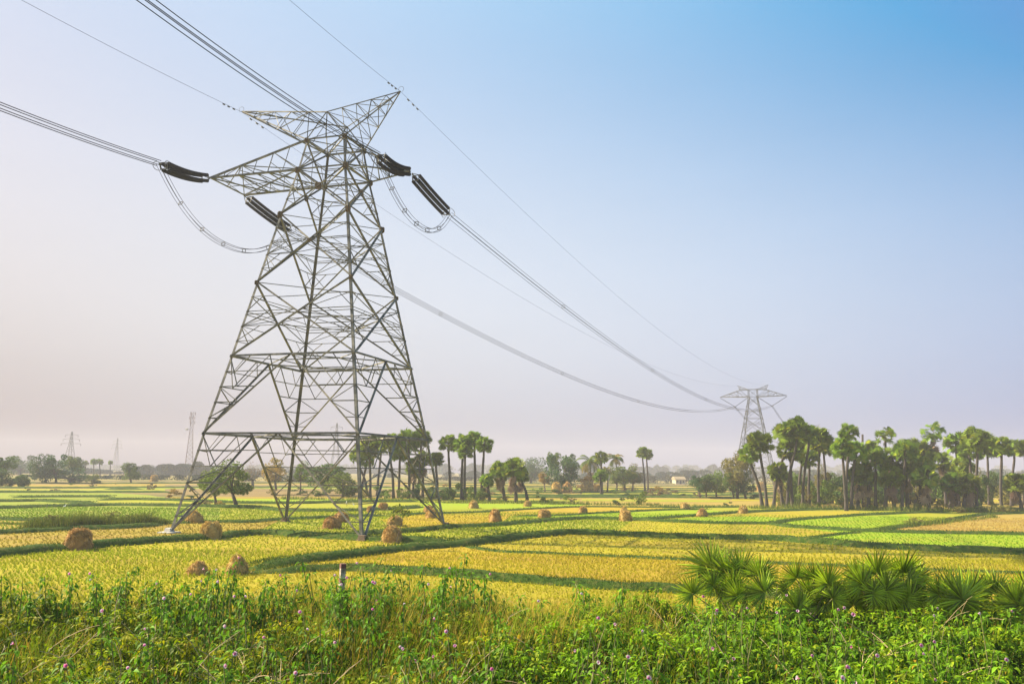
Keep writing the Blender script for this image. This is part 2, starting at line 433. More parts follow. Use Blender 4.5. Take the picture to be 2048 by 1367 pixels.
# strips of small plots towards the far tree line
FAR = [((964, 968), PINK), ((968, 973), BROWN), ((973, 977), PINK), ((977, 981), OLIVE), ((981, 985), PINK), ((985, 989), GREEN), ((989, 993), BROWN), ((993, 996.5), GREEN)]
for k_, ((ya, yb), mt) in enumerate(FAR):
    for x0_, x1_ in ((-200, 330), (340, 820)) if k_ % 2 else ((-200, 180), (190, 820)):
        if k_ > 3 and x0_ < 300 and k_ != 7: continue
        field([(x0_, ya), (x1_, ya + .5), (x1_, yb + 1), (x0_, yb + .6)], mt if x0_ < 100 else FAR[(k_ * 3 + 1) % 8][1], 0.04 + .003 * k_)
FAR2 = [((964, 969), BROWN), ((969, 974), TAN), ((974, 979), OLIVE), ((979, 984), PINK), ((984, 990), TAN), ((990, 994), YEL), ((994, 998), BROWN), ((998, 1002), OLIVE)]
for k_, ((ya, yb), mt) in enumerate(FAR2):
    e_ = 40 * (k_ % 3)
    for q_, (x0_, x1_) in enumerate(((860, 1120 + e_), (1124 + e_, 1420 + e_), (1424 + e_, 2250))):
        field([(x0_, ya), (x1_, ya + 1.5), (x1_, yb + 2), (x0_, yb)], FAR2[(k_ + 3 * q_) % 8][1], 0.04 + .003 * k_)
for k_, y_ in enumerate((966, 970.5, 975, 979.5, 984, 989, 994)):
    rb = random.Random(k_)
    BUNDS.append(([(x_, y_ + rb.uniform(-.8, .8) + (x_ > 1000) * 1.5) for x_ in range(850, 2250, 110)], .45, 2.2))
    if k_ in (0, 2, 4): BUNDS.append(([(x_, y_ + rb.uniform(-.8, .8)) for x_ in range(-200, 820 if k_ < 4 else 420, 110)], .45, 2.2))
# bunds
bund_m = noisy('bund_turf', [(0.3, (0.02, 0.045, 0.006)), (0.5, (0.04, 0.075, 0.01)), (0.72, (0.12, 0.11, 0.03))], 2.2, 1.0, bd=0.08, spec=0.05)  # turf colour darkened to stand in for shade on the bund sides
rng = np.random.default_rng(7)
BUNDW = []
def smooth_path(P, step):
    """Catmull-Rom through P"""
    Q = [P[0]] + P + [P[-1]]
    out = []
    for i in range(1, len(Q) - 2):
        a, b_, c_, d_ = Q[i - 1], Q[i], Q[i + 1], Q[i + 2]
        n = max(2, int((c_ - b_).length / step))
        for k in range(n):
            s = k / n
            out.append(0.5 * ((2 * b_) + (c_ - a) * s + (2 * a - 5 * b_ + 4 * c_ - d_) * s * s + (3 * b_ - a - 3 * c_ + d_) * s ** 3))
    out.append(P[-1])
    return out
for pts, h, w in BUNDS:
    P = [ground(x, y) for x, y in pts]
    S = smooth_path(P, 0.9)
    BUNDW.append((S, h, w))
    prof = [(-1.0, -0.03), (-0.72, 0.5), (-0.3, 0.95), (0.3, 1.0), (0.72, 0.5), (1.0, -0.03)]
    V = []; F = []
    nP = len(prof)
    off = 0.0
    for i, p in enumerate(S):
        d = (S[min(i + 1, len(S) - 1)] - S[max(i - 1, 0)]).normalized()
        nrm = Vector((-d.y, d.x, 0))
        taper = min(1, i / 3, (len(S) - 1 - i) / 3)
        k = 0.85 + 0.3 * rng.random()
        off = 0.8 * off + 0.12 * w * rng.normal()
        for a_, b_ in prof:
            q = p + nrm * (a_ * w * (0.9 + 0.25 * rng.random()) + off)
            V.append((q.x, q.y, b_ * h * k * max(taper, 0.1) + (0.0 if b_ > 0 else 0)))
    for i in range(len(S) - 1):
        for k in range(nP - 1):
            a_ = i * nP + k
            F.append((a_, a_ + 1, a_ + 1 + nP, a_ + nP))
    tag(link('field_bund', np_mesh('field_bund', V, F, bund_m, smooth=True)), kind='structure')

# embankment shelf the photographer looks down from
def emb(x, y):
    h = 2.6 + .35 * min(1.0, max(0.0, (y - 9) / 7.0))
    if y < 6.5: h = 2.6 + (6.5 - y) / 3.0 * 1.65
    if y < 3.5: h = 4.25
    if y > 17.0: h = 2.95 * max(0.0, 1 - (y - 17.0) / 7.5)
    h += 0.12 * math.sin(x * 0.7 + y) + 0.08 * math.sin(x * 1.9 - y * 1.3)
    return h - (0.3 if y > 23.5 else 0)
XS = np.arange(-60, 61, 0.75); YS = np.arange(-12, 26, 0.6)
V = [(x, y, emb(x, y)) for y in YS for x in XS]
nx = len(XS)
F = [(j * nx + i, j * nx + i + 1, (j + 1) * nx + i + 1, (j + 1) * nx + i) for j in range(len(YS) - 1) for i in range(nx - 1)]
soil = noisy('embankment_soil', [(0.3, (0.03, 0.045, 0.01)), (0.5, (0.07, 0.09, 0.018)), (0.72, (0.17, 0.13, 0.04))], 2.5, 1.0, bd=0.05, spec=0.05)
tag(link('embankment', np_mesh('embankment', V, F, soil, smooth=True)), kind='structure')

# ------------------------------------------------------------------ lattice towers
O = Vector((-18.841, 84.238, 0)); YAW = -0.293222
W_ = [9.685, 8.058, 6.586, 5.167, 3.805, 2.742, 2.2]
Z_ = [0.0, 9.031, 16.517, 24.032, 31.291, 36.266, 39.652]
V3 = lambda *a: Vector(a)
SG = [(-1, -1), (1, -1), (1, 1), (-1, 1)]
def corner(i, k, Wl=W_, Zl=Z_): return V3(Wl[i] * SG[k][0], Wl[i] * SG[k][1], Zl[i])
lerp = lambda a, b, t: a + (b - a) * t
def zig(m, A0, A1, B0, B1, n, w, cross=True, start=0, rungs=True, flip=False):
    """bracing between two chords, split in n bays"""
    for i in range(start, n + 1):
        a, b_ = lerp(A0, A1, i / n), lerp(B0, B1, i / n)
        if rungs and 0 < i < n and (a - b_).length > 0.15: m.ang(a, b_, w)
        if i < n and cross:
            a2, b2 = lerp(A0, A1, (i + 1) / n), lerp(B0, B1, (i + 1) / n)
            if (i % 2 == 0) != flip: m.ang(a, b2, w)
            else: m.ang(b_, a2, w)
def k_panel(mm, ms, BL, BR, TL, TR, n, wm, ws, belt=None):
    Mid = (TL + TR) / 2
    mm.ang(BL, Mid, wm); mm.ang(BR, Mid, wm)
    for Bq, Tq in ((BL, TL), (BR, TR)):
        for i in range(1, n):
            a = lerp(Bq, Tq, i / n); c = lerp(Bq, Mid, i / n)
            ms.ang(a, c, ws * (1.25 if i in (n // 2, n // 2 + 1) else 1))
            c2 = lerp(Bq, Mid, (i + 1) / n); a2 = lerp(Bq, Tq, (i + 1) / n)
            if i < n - 2: ms.ang(a, c2, ws) if i % 2 else ms.ang(c, a2, ws)
        # sub-bracing in the wide upper corner
        a = lerp(Bq, Tq, (n - 2) / n); c = lerp(Bq, Mid, (n - 2) / n)
        q1 = lerp(Tq, Mid, 0.33); q2 = lerp(Tq, Mid, 0.66)
        h = (a + c) / 2
        ms.ang(Tq, h, ws); ms.ang(h, q2, ws)
        ms.ang(q1, lerp(Tq, h, 0.55), ws * .9); ms.ang(q2, lerp(Bq, Mid, (n - 1) / n), ws)
        ms.ang(lerp(Bq, Tq, (n - 1) / n), lerp(Tq, h, 0.55), ws * .9)
def x_panel(mm, ms, BL, BR, TL, TR, n, wm, ws, sub=True):
    wb, wt = (BR - BL).length, (TR - TL).length
    t = wb / (wb + wt)
    X = lerp(BL, TR, t)
    mm.ang(BL, TR, wm); mm.ang(BR, TL, wm)
    if not sub: return X, t
    for Bq, Tq in ((BL, TL), (BR, TR)):
        prev = None
        for i in range(1, n):
            s = i / n
            a = lerp(Bq, Tq, s)
            c = lerp(Bq, X, s / t) if s <= t else lerp(X, Tq, (s - t) / (1 - t))
            ms.ang(a, c, ws)
            if prev is not None:
                ms.ang(prev[0], c, ws) if i % 2 else ms.ang(prev[1], a, ws)
            if (a - c).length > 2.2:
                h = (a + c) / 2
                a0 = lerp(Bq, Tq, s - 1 / n)
                ms.ang(h, a0, ws * 0.85)
            prev = (a, c)
        # strut from crossing out to the leg
        ms.ang(X, lerp(Bq, Tq, t), ws)
    return X, t
def plan_diamond(ms, P, w, sub=True):
    """horizontal diaphragm through four face midpoints P[0..3]"""
    for k in range(4):
        a, b_ = P[k], P[(k + 1) % 4]
        ms.ang(a, b_, w)
    if sub:
        for k in range(4):
            a, b_, c = P[k], P[(k + 1) % 4], P[(k + 3) % 4]
            ms.ang((a + b_) / 2, (a + c) / 2, w * .8)

mudm = noisy('muddy_footing', [(0.3, (0.12, 0.08, 0.05)), (0.7, (0.26, 0.19, 0.12))], 3, 0.95, bd=0.02)
tower = empty('transmission_tower', O, YAW)
tag(tower, 'huge steel lattice pylon with splayed legs standing among the haycocks in the near field', 'pylon')
legs = [MB() for _ in range(4)]
for k in range(4):
    s = SG[k]
    for i in range(6):
        legs[k].ang(corner(i, k), corner(i + 1, k), 0.26 if i < 2 else (0.24 if i < 4 else 0.2), a=(-s[0], 0, 0), b=(0, -s[1], 0), t=0.035)
    legs[k].build('leg', steel, tower)
    ft = MB()
    f0 = corner(0, k)
    ft.add([f0 + V3(x * r, y * r, z) for z, r in ((-0.1, 0.75 if k == 0 else .5), (0.16, 0.72 if k == 0 else .42)) for x, y in SG] + [f0 + V3(x * r, y * r, z) for z, r in ((0.161, 0.34), (0.5, 0.26)) for x, y in SG],
           [(0, 1, 5, 4), (1, 2, 6, 5), (2, 3, 7, 6), (3, 0, 4, 7), (4, 5, 6, 7), (8, 9, 13, 12), (9, 10, 14, 13), (10, 11, 15, 14), (11, 8, 12, 15), (12, 13, 14, 15)])
    ft.build('footing', concrete if k == 0 else mudm, tower)
mids = {}
for k in range(4):
    k2 = (k + 1) % 4
    mm, ms = MB(), MB()
    for i, n in ((0, 6), (1, 5)):
        k_panel(mm, ms, corner(i, k), corner(i, k2), corner(i + 1, k), corner(i + 1, k2), n, 0.18 - .01 * i, 0.078)
        mm.ang(corner(i + 1, k), corner(i + 1, k2), 0.2)
        mids[(i + 1, k)] = (corner(i + 1, k) + corner(i + 1, k2)) / 2
    for i, n in ((2, 5), (3, 5), (4, 3), (5, 2)):
        X, t_ = x_panel(mm, ms, corner(i, k), corner(i, k2), corner(i + 1, k), corner(i + 1, k2), n, (0.17, 0.17, 0.16, 0.13)[i - 2], 0.07)
        mids[('x', i, k)] = X
        if i in (2, 3):
            # crossing triangle above and below
            BLc, BRc = corner(i, k), corner(i, k2)
            TLc, TRc = corner(i + 1, k), corner(i + 1, k2)
            for s in (0.5,):
                ms.ang(lerp(X, TLc, s), lerp(X, TRc, s), 0.075)
    for i in (4, 5, 6):
        if i > 4: mm.ang(corner(i, k), corner(i, k2), 0.17)
    mm.add(ms.v, ms.f)
    mm.build('face_bracing', steel, tower)
for i in (1, 2):
    pl = MB()
    plan_diamond(pl, [mids[(i, k)] for k in range(4)], 0.12)
    for k in range(4):
        pl.ang(corner(i, k), (mids[(i, k)] + mids[(i, (k + 3) % 4)]) / 2, 0.08)
    pl.build('plan_bracing', steel, tower)
for i in (2, 3, 4):
    pl = MB()
    plan_diamond(pl, [mids[('x', i, k)] for k in range(4)], 0.08, sub=(i == 2))
    pl.build('plan_bracing', steel, tower)
for i in (3, 4):
    pl = MB()
    c4 = [corner(i, k) for k in range(4)]
    pl.ang(c4[0], c4[2], 0.08); pl.ang(c4[1], c4[3], 0.08)
    pl.build('plan_bracing', steel, tower)
for i in (5, 6):
    pl = MB()
    pl.ang(corner(i, 0), corner(i, 2), 0.11); pl.ang(corner(i, 1), corner(i, 3), 0.11)
    pl.build('plan_bracing', steel, tower)
def gplate(c, n, w, h):
    """thin steel plate at c, facing n"""
    n = Vector(n).normalized(); a = n.cross(V3(0, 0, 1)).normalized(); b_ = a.cross(n)
    vs = []
    for s in (-0.02, 0.02):
        for x, y in ((-.5, -.32), (-.3, -.5), (.3, -.5), (.5, -.32), (.5, .32), (.3, .5), (-.3, .5), (-.5, .32)):
            vs.append(c + a * x * w + b_ * y * h + n * (s + 0.05))
    gp = MB()
    gp.add(vs, [tuple(range(7, -1, -1)), tuple(range(8, 16))] + [(i, (i + 1) % 8, (i + 1) % 8 + 8, i + 8) for i in range(8)])
    gp.build('gusset_plate', gusset_m, tower)
fn = [(0, -1, 0), (1, 0, 0), (0, 1, 0), (-1, 0, 0)]
for k in range(4):
    for i, sz in ((3, .4), (4, .6), (5, .6), (6, .45)):
        gplate(corner(i, k), fn[k], sz, sz * 1.1)
        gplate(corner(i, k), fn[(k + 3) % 4], sz, sz * 1.1)
    gplate(mids[('x', 4, k)], fn[k], .75, .75)
    gplate(mids[('x', 3, k)], fn[k], .4, .4)
# cross-arms
TA, TB, TR_ = V3(-13.2, -2.9, 36.27), V3(-13.0, 2.93, 36.27), V3(8.25, 0.9, 36.27)
L5, F5, R5, B5 = [corner(5, k) for k in range(4)]
L6, F6, R6, B6 = [corner(6, k) for k in range(4)]
am = MB()
am.ang(L5, TA, .19); am.ang(B5, TB, .19); am.ang(L6, TA, .18); am.ang(B6, TB, .13); am.ang(TA, TB, .17)
for s in (1 / 3, 2 / 3):
    am.ang(lerp(L5, TA, s), lerp(B5, TB, s), .15)
am.ang(TA, lerp(TB, B5, 1 / 3), .15)
am.ang(lerp(TA, L5, 1 / 3), lerp(TB, B5, 2 / 3), .15)
am.ang(lerp(TA, L5, 2 / 3), B5, .15)
for (c0, c1, d0, d1, w) in ((L5, TA, L6, TA, .09), (B5, TB, B6, TB, .08)):
    for i in (1, 2):
        am.ang(lerp(c0, c1, i / 3), lerp(d0, d1, i / 3), w)
        am.ang(lerp(c0, c1, (i - 1) / 3), lerp(d0, d1, i / 3), w)
        hmid = (lerp(c0, c1, (i - 1) / 3) + lerp(d0, d1, i / 3)) / 2
        am.ang(hmid, lerp(c0, c1, (i - .5) / 3), w * .8); am.ang(hmid, lerp(d0, d1, (i - .5) / 3), w * .8)
        am.ang(lerp(c0, c1, (i - .5) / 3), lerp(c0 * .5 + d0 * .5, c1 * .5 + d1 * .5, i / 3), w * .8)
    am.ang(lerp(c0, c1, 5 / 6), lerp(d0, d1, 5 / 6), w * .8)
    am.ang(lerp(c0, c1, 5 / 6), lerp(d0, d1, 2 / 3), w * .8)
zig(am, L6, TA, B6, TB, 3, .09)
zig(am, L5, TA, B5, TB, 9, .07, rungs=False)
am.ang((TA + TB) / 2, lerp(TA, L6, 1 / 3), .1); am.ang((TA + TB) / 2, lerp(TB, B6, 1 / 3), .08)
am.build('crossarm', steel, tower)
am = MB()
for c in (F5, R5): am.ang(c, TR_, .18)
for c in (F6, R6): am.ang(c, TR_, .14)
zig(am, F5, TR_, F6, TR_, 4, .08); zig(am, R5, TR_, R6, TR_, 4, .08)
zig(am, F5, TR_, R5, TR_, 4, .08); zig(am, F6, TR_, R6, TR_, 3, .07)
am.build('crossarm', steel, tower)
PL, PR = V3(-11.92, 0, 44.84), V3(7.27, 0, 44.8)
MF, MBk = V3(0, -2.2, 42.45), V3(0, 2.2, 42.6)
for tip, c0, c1, n in ((PL, L6, B6, 5), (PR, F6, R6, 5)):
    am = MB()
    for c in (c0, c1): am.ang(c, tip, .14)
    for c in (MF, MBk): am.ang(c, tip, .11)
    zig(am, c0, tip, MF, tip, n, .075, start=0); zig(am, c1, tip, MBk, tip, n, .075)
    zig(am, c0, tip, c1, tip, n, .065); zig(am, MF, tip, MBk, tip, n, .065)
    am.ang(c0, MF, .12); am.ang(c1, MBk, .12)
    for s in (0.0,): am.ang(c0, lerp(MF, tip, 1 / n), .07)
    rg = [tip + V3(0.0, 0, 0.28) + V3(0.3 * math.cos(a_), 0.0, 0.3 * math.sin(a_)) for a_ in np.linspace(-1.2, 4.3, 14)]
    am.tube(rg, 0.02, 4)
    am.build('earthwire_peak', steel, tower)
am = MB()
am.ang(MF, MBk, .12); am.ang(MF, R6, .07); am.ang(MBk, L6, .07); am.ang(MF, lerp(L6, F6, .5), .08); am.ang(MBk, lerp(B6, R6, .5), .08)
am.build('top_frame', steel, tower)

# ---- cables
cy, sy = math.cos(YAW), math.sin(YAW)
def Wd(p):
    return V3(O.x + p[0] * cy - p[1] * sy, O.y + p[0] * sy + p[1] * cy, p[2])
TH = 0.0584
def incoming(P0, s, a, b_): return V3(P0[0] + s * math.sin(TH), P0[1] - s * math.cos(TH), P0[2] - a * s + b_ * s * s)
FARC = V3(38.1, 300, 0)
VA, VB = V3(30.45, 300, 34.5), V3(45.8, 300, 34.9)
PKA, PKB = V3(31.75, 300, 43.75), V3(44.65, 300, 43.9)
def outgoing(P0, P1, t, sag, pull=0.0): return lerp(Vector(P0), Vector(P1), t) - V3(0, 0, 4 * sag * t * (1 - t) + pull * (1 - t) ** 6)
def bundle(curve, n, label, r=0.036, sp=0.225, spacers=(), group=None, name='conductor_bundle', slack=None):
    """four sub-conductors around the curve, held by spacers"""
    root = empty(name, Wd(curve[0]))
    tag(root, label, 'power line' if name == 'conductor_bundle' else 'jumper cable', group)
    ax = [(sp, sp), (sp, -sp), (-sp, -sp), (-sp, sp)]
    base = Wd(curve[0])
    pts = [Wd(c) - base for c in curve]
    fr = []
    for i, p in enumerate(pts):
        d = (pts[min(i + 1, len(pts) - 1)] - pts[max(i - 1, 0)]).normalized()
        h = d.cross(V3(0, 0, 1))
        if h.length < .02: h = V3(cy, sy, 0)
        h.normalize(); fr.append((h, h.cross(d)))
    for a_, b_ in ax:
        m = MB(); m.tube([p + f[0] * a_ + f[1] * b_ for p, f in zip(pts, fr)], r, 4)
        m.build('conductor', wire_m, root)
    for i in spacers:
        m = MB(); p, f = pts[i], fr[i]
        q = [p + f[0] * a_ + f[1] * b_ for a_, b_ in ax]
        for j in range(4):
            m.bar(q[j], q[(j + 1) % 4], 0.05)
        m.build('spacer', hard_m, root)
    return root
def disc_string(m, pts, r=0.195, pitch=0.2):
    """cap and pin discs threaded along a curve"""
    P = [Vector(p) for p in pts]
    seg = [0.0]
    for i in range(1, len(P)): seg.append(seg[-1] + (P[i] - P[i - 1]).length)
    def pos(s):
        for i in range(1, len(P)):
            if s <= seg[i] or i == len(P) - 1:
                return lerp(P[i - 1], P[i], (s - seg[i - 1]) / max(seg[i] - seg[i - 1], 1e-6)), (P[i] - P[i - 1]).normalized()
    n = int(seg[-1] / pitch)
    path, rad = [], []
    for k in range(n):
        for ds, rr in ((0.0, 0.06), (0.02, r * .95), (0.075, r), (0.1, 0.1), (pitch - .02, 0.055)):
            p, _ = pos(k * pitch + ds)
            path.append(p); rad.append(rr)
    m.tube(path, rad, 9)
def string_set(P0, P1, droop, label):
    """four parallel strings of discs from the arm tip P0 to the yoke P1 (tower local)"""
    base = Wd(P0)
    root = empty('insulator_string', base)
    tag(root, label, 'insulator', 'insulator strings on the near pylon')
    a, b_ = V3(0, 0, 0), Wd(P1) - base
    d = (b_ - a); Ls = d.length; dn = d.normalized()
    h = dn.cross(V3(0, 0, 1)).normalized(); v = h.cross(dn)
    s0, s1 = 0.9 / Ls, 1 - 0.8 / Ls
    cv = lambda t: lerp(a, b_, t) - V3(0, 0, 4 * droop * t * (1 - t))
    for ox, oz in ((-.34, .3), (.34, .3), (-.34, -.3), (.34, -.3)):
        m = MB(); off = h * ox + v * oz
        disc_string(m, [cv(lerp(s0, s1, i / 12)) + off for i in range(13)])
        m.build('disc_string', insul, root, smooth=False)
    y0, y1 = cv(s0), cv(s1)
    for y, tgt, sgn in ((y0, a, -1), (y1, b_, 1)):
        m = MB()
        q = [y + h * x * .36 + v * z * .32 + dn * sgn * .06 for x, z in SG]
        for j in range(4): m.bar(q[j], q[(j + 1) % 4], .07)
        for qq in q: m.bar(qq, tgt + (h * .22 if False else V3(0, 0, 0)), .05)
        m.build('yoke', hard_m, root)
    for sx_ in (-1, 1):
        m = MB(); c = y1 + h * sx_ * .55 + dn * .25
        m.tube([c + dn * math.cos(w) * .55 + v * math.sin(w) * .42 + h * sx_ * .12 * math.cos(w) for w in np.linspace(-2.5, 2.5, 16)], .028, 5)
        m.build('arcing_ring', hard_m, root)
    return root
SL = 8.3
a_in, b_in = 0.1812, 0.001442
TAi, TRi = TA, TR_ + V3(0, -.25, 0)
TBo, TRo = TB, TR_ + V3(.05, .25, 0)
E_in = {k: incoming(p, SL, a_in, b_in) for k, p in (('l', TAi), ('r', TRi))}
SPAN = 300.0
E_out = {'l': outgoing(TBo, VA, SL / SPAN, 10, .9), 'r': outgoing(TRo, VB, SL / SPAN, 10, 1.1)}
string_set(TAi, E_in['l'], .35, 'dark disc insulators pulling left from the front corner of the long left crossarm')
string_set(TRi, E_in['r'], .45, 'dark disc insulators leaning back over the short right crossarm tip')
string_set(TBo, E_out['l'], .15, 'dark disc insulators slanting down behind the left pylon leg below the long crossarm')
string_set(TRo, E_out['r'], .12, 'dark disc insulators slanting down to the right against open sky')
for nm, P0, lab in (('l', TAi, 'four wire bundle crossing the left edge of the sky'), ('r', TRi, 'four wire bundle rising to the top edge above the pylon')):
    ss = [SL + (250 - SL) * (i / 60) ** 1.3 for i in range(61)]
    bundle([incoming(P0, s, a_in, b_in) for s in ss], 4, lab, spacers=[14, 28, 42, 54], group=None)
for nm, P0, P1, lab in (('l', TBo, VA, 'lower sagging wire bundle running from behind the near pylon to the far pylon'),
                        ('r', TRo, VB, 'upper sagging wire bundle running from the right insulators to the far pylon')):
    tt = [SL / SPAN + (1 - SL / SPAN) * i / 72 for i in range(73)]
    bundle([outgoing(P0, P1, t_, 10, .9 if nm == 'l' else 1.1) for t_ in tt], 4, lab, r=.03, sp=.25, spacers=[9, 22, 36, 50, 63])
for nm, lab, sag in (('l', 'looping jumper wires hanging under the long left crossarm', 5.0), ('r', 'looping jumper wires hanging under the short right crossarm', 4.0)):
    p, q = E_in[nm], E_out[nm]
    cv = []
    for i in range(33):
        t_ = i / 32
        s = (1 - abs(2 * t_ - 1) ** 2.2)
        cv.append(lerp(p, q, t_) - V3(0, 0, sag * s) + V3((-.3 if nm == 'l' else .3) * s, 0, 0))
    bundle(cv, 4, lab, r=0.026, sp=.2, spacers=[5, 10, 15, 20, 26], name='jumper_loop')
for P0, lab in ((PL, 'thin earth wire climbing left from the left peak'), (PR, 'thin earth wire climbing to the top edge from the right peak')):
    base = Wd(P0); m = MB()
    m.tube([Wd(incoming(P0, 250 * (i / 40) ** 1.2, 0.16277, 0.000663)) - base for i in range(41)], .017, 4)
    o = m.build('earth_wire', wire_m); o.location = base; tag(o, lab, 'wire')
    m = MB()
    for s in (1.3, 2.3, 3.2):
        p = Wd(incoming(P0, s, 0.16277, 0.000663)) - base; q = Wd(incoming(P0, s + .35, 0.16277, 0.000663)) - base
        m.tube([p + V3(0, 0, -.1), q + V3(0, 0, -.1)], .07, 6)
    m.build('damper', hard_m, o)
for P0, P1, lab in ((PL, PKA, 'thin earth wire from the left peak passing behind the near pylon to the far one'), (PR, PKB, 'thin earth wire from the right peak sagging to the far pylon')):
    base = Wd(P0); m = MB()
    m.tube([Wd(outgoing(P0, P1, i / 60, 8)) - base for i in range(61)], .017, 4)
    o = m.build('earth_wire', wire_m); o.location = base; tag(o, lab, 'wire')
    m = MB()
    for s in (1.3, 2.3, 3.2):
        p = Wd(outgoing(P0, P1, s / SPAN, 8)) - base; q = Wd(outgoing(P0, P1, (s + .35) / SPAN, 8)) - base
        m.tube([p + V3(0, 0, -.1), q + V3(0, 0, -.1)], .07, 6)
    m.build('damper', hard_m, o)

# ---- suspension tower of the same line, further off
def susp_parts(root, fat=1.0):
    zl = [0, 8.5, 16.5, 23.5, 29.5, 34.5, 38.7]
    wl = [8.6 - (8.6 - 1.85) * z / 38.7 for z in zl]
    for k in range(4):
        m = MB(); s = SG[k]
        for i in range(6): m.ang(corner(i, k, wl, zl), corner(i + 1, k, wl, zl), .22 * fat, a=(-s[0], 0, 0), b=(0, -s[1], 0))
        m.bar(corner(6, k, wl, zl), V3(1.85 * s[0], 1.6 * s[1], 41.9), .18 * fat)
        m.build('leg', steel_far, root)
    m = MB(); m2 = MB()
    for k in range(4):
        k2 = (k + 1) % 4
        for i in range(6):
            c = [corner(i, k, wl, zl), corner(i, k2, wl, zl), corner(i + 1, k, wl, zl), corner(i + 1, k2, wl, zl)]
            if i == 0: k_panel(m, m2, *c, 4, .13 * fat, .07 * fat)
            else: x_panel(m, m2, *c, 3, .12 * fat, .06 * fat)
            if i in (0, 3, 5): m.ang(c[2], c[3], .12 * fat)
    m.v += []; base = len(m.v)
    m.add(m2.v, m2.f)
    m.build('face_bracing', steel_far, root)
    for sgn in (-1, 1):
        m = MB()
        for yy in (-1, 1):
            b0 = V3(1.85 * sgn, 1.85 * yy, 38.7); tip = V3(14 * sgn, 0.0, 38.9)
            t0 = V3(1.85 * sgn, 1.6 * yy, 41.9); t1 = V3(5.4 * sgn, 1.3 * yy, 41.7)
            m.ang(b0, tip, .16 * fat); m.ang(t0, t1, .14 * fat); m.ang(t1, tip, .14 * fat)
            zig(m, b0, tip, t1, tip, 6, .075 * fat)
            m.ang(b0, t1, .08 * fat); m.ang(b0, t0, .12 * fat)
        zig(m, V3(1.85 * sgn, 1.85, 38.7), V3(14 * sgn, 0, 38.9), V3(1.85 * sgn, -1.85, 38.7), V3(14 * sgn, 0, 38.9), 6, .07 * fat)
        m.build('crossarm', steel_far, root)
        m = MB()
        pk = V3(6.5 * sgn, 0, 43.8)
        for yy in (-1, 1):
            m.ang(V3(1.85 * sgn, 1.6 * yy, 41.9), pk, .1 * fat); m.ang(V3(5.4 * sgn, 1.3 * yy, 41.7), pk, .09 * fat)
            zig(m, V3(1.85 * sgn, 1.6 * yy, 41.9), pk, V3(5.4 * sgn, 1.3 * yy, 41.7), pk, 3, .06 * fat)
        m.build('earthwire_peak', steel_far, root)
    m = MB()
    for yy in (-1, 1):
        m.ang(V3(-1.85, 1.6 * yy, 41.9), V3(1.85, 1.6 * yy, 41.9), .14 * fat)
        m.ang(V3(-1.85, 1.85 * yy, 38.7), V3(1.85, 1.6 * yy, 41.9), .08 * fat); m.ang(V3(1.85, 1.85 * yy, 38.7), V3(-1.85, 1.6 * yy, 41.9), .08 * fat)
    m.build('top_frame', steel_far, root)
LY = YAW - math.atan2(38.1, 300)
def v_strings(base, rz, dz=0.0, labels=None):
    for sgn, lab in zip((-1, 1), labels):
        r0 = empty('insulator_string', base, rz)
        tag(r0, lab, 'insulator')
        for x0 in (13.9 * sgn, 2.0 * sgn):
            m = MB()
            disc_string(m, [V3(x0, 0, 38.6), V3(7.7 * sgn, 0, 34.7)], r=.2, pitch=.32)
            m.build('disc_string', insul, r0)
        m = MB(); m.box((7.7 * sgn, 0, 34.6), (.7, .25, .3)); m.build('yoke', hard_m, r0)
far = empty('transmission_tower', Wd(FARC), LY)
tag(far, 'hazy grey steel pylon with V shaped strings rising behind the right palm grove', 'pylon')
susp_parts(far, 1.25)
v_strings(Wd(FARC), LY, labels=('V shaped insulator pair under the left arm of the far pylon', 'V shaped insulator pair under the right arm of the far pylon'))
F2 = V3(76.2, 600, 0)
far2 = empty('transmission_tower', Wd(F2), LY)
tag(far2, 'faint pylon almost hidden behind the crowns of the right palm grove', 'pylon')
susp_parts(far2, 1.25)
dd = V3(38.1, 300, 0)
for P0, lab in ((VA, 'left faint wire bundle going on beyond the far pylon'), (VB, 'right faint wire bundle going on beyond the far pylon')):
    bundle([outgoing(P0, P0 + dd, i / 40, 10) for i in range(41)], 4, lab, r=.045, spacers=[10, 20, 30])
# far-off pylons of other lines
def copy_tree(o, parent=None):
    c = o.copy(); col.objects.link(c); c.parent = parent
    if parent is not None: c.matrix_parent_inverse.identity()
    for ch in list(o.children): copy_tree(ch, c)
    return c
def hpylon(root):
    """narrow lattice mast with three pairs of arms"""
    for k in range(4):
        m = MB(); s = SG[k]; m.bar((s[0] * 3.2, s[1] * 3.2, 0), (s[0] * .8, s[1] * .8, 24), .2); m.bar((s[0] * .8, s[1] * .8, 24), (s[0] * .25, s[1] * .25, 34), .18)
        m.build('leg', steel_far, root)
    m = MB()
    zz = [0, 6, 11.5, 16.5, 20.5, 24, 27, 30, 34]
    hw = [3.2 - 2.4 * z / 24 if z <= 24 else .8 - .55 * (z - 24) / 10 for z in zz]
    for i in range(8):
        for k in range(4):
            k2 = (k + 1) % 4
            m.bar(corner(i, k, hw, zz), corner(i + 1, k2, hw, zz), .08); m.bar(corner(i, k2, hw, zz), corner(i + 1, k, hw, zz), .08)
    m.build('face_bracing', steel_far, root)
    for z, l in ((24, 5.5), (27.5, 4.6), (31, 3.6)):
        for s in (-1, 1):
            m = MB(); m.bar((0, 0, z), (s * l, 0, z + .2), .16); m.bar((0, 0, z + 1.5), (s * l, 0, z + .2), .12); m.bar((s * l, 0, z + .2), (s * l, 0, z - 1.6), .18)
            m.build('crossarm', steel_far, root)
hp = empty('transmission_tower', ground(670, 955) * 0 + at(670, 941, 520).xyz * 1)
hp.location = (at(670, 941, 520).x, 520, 0)
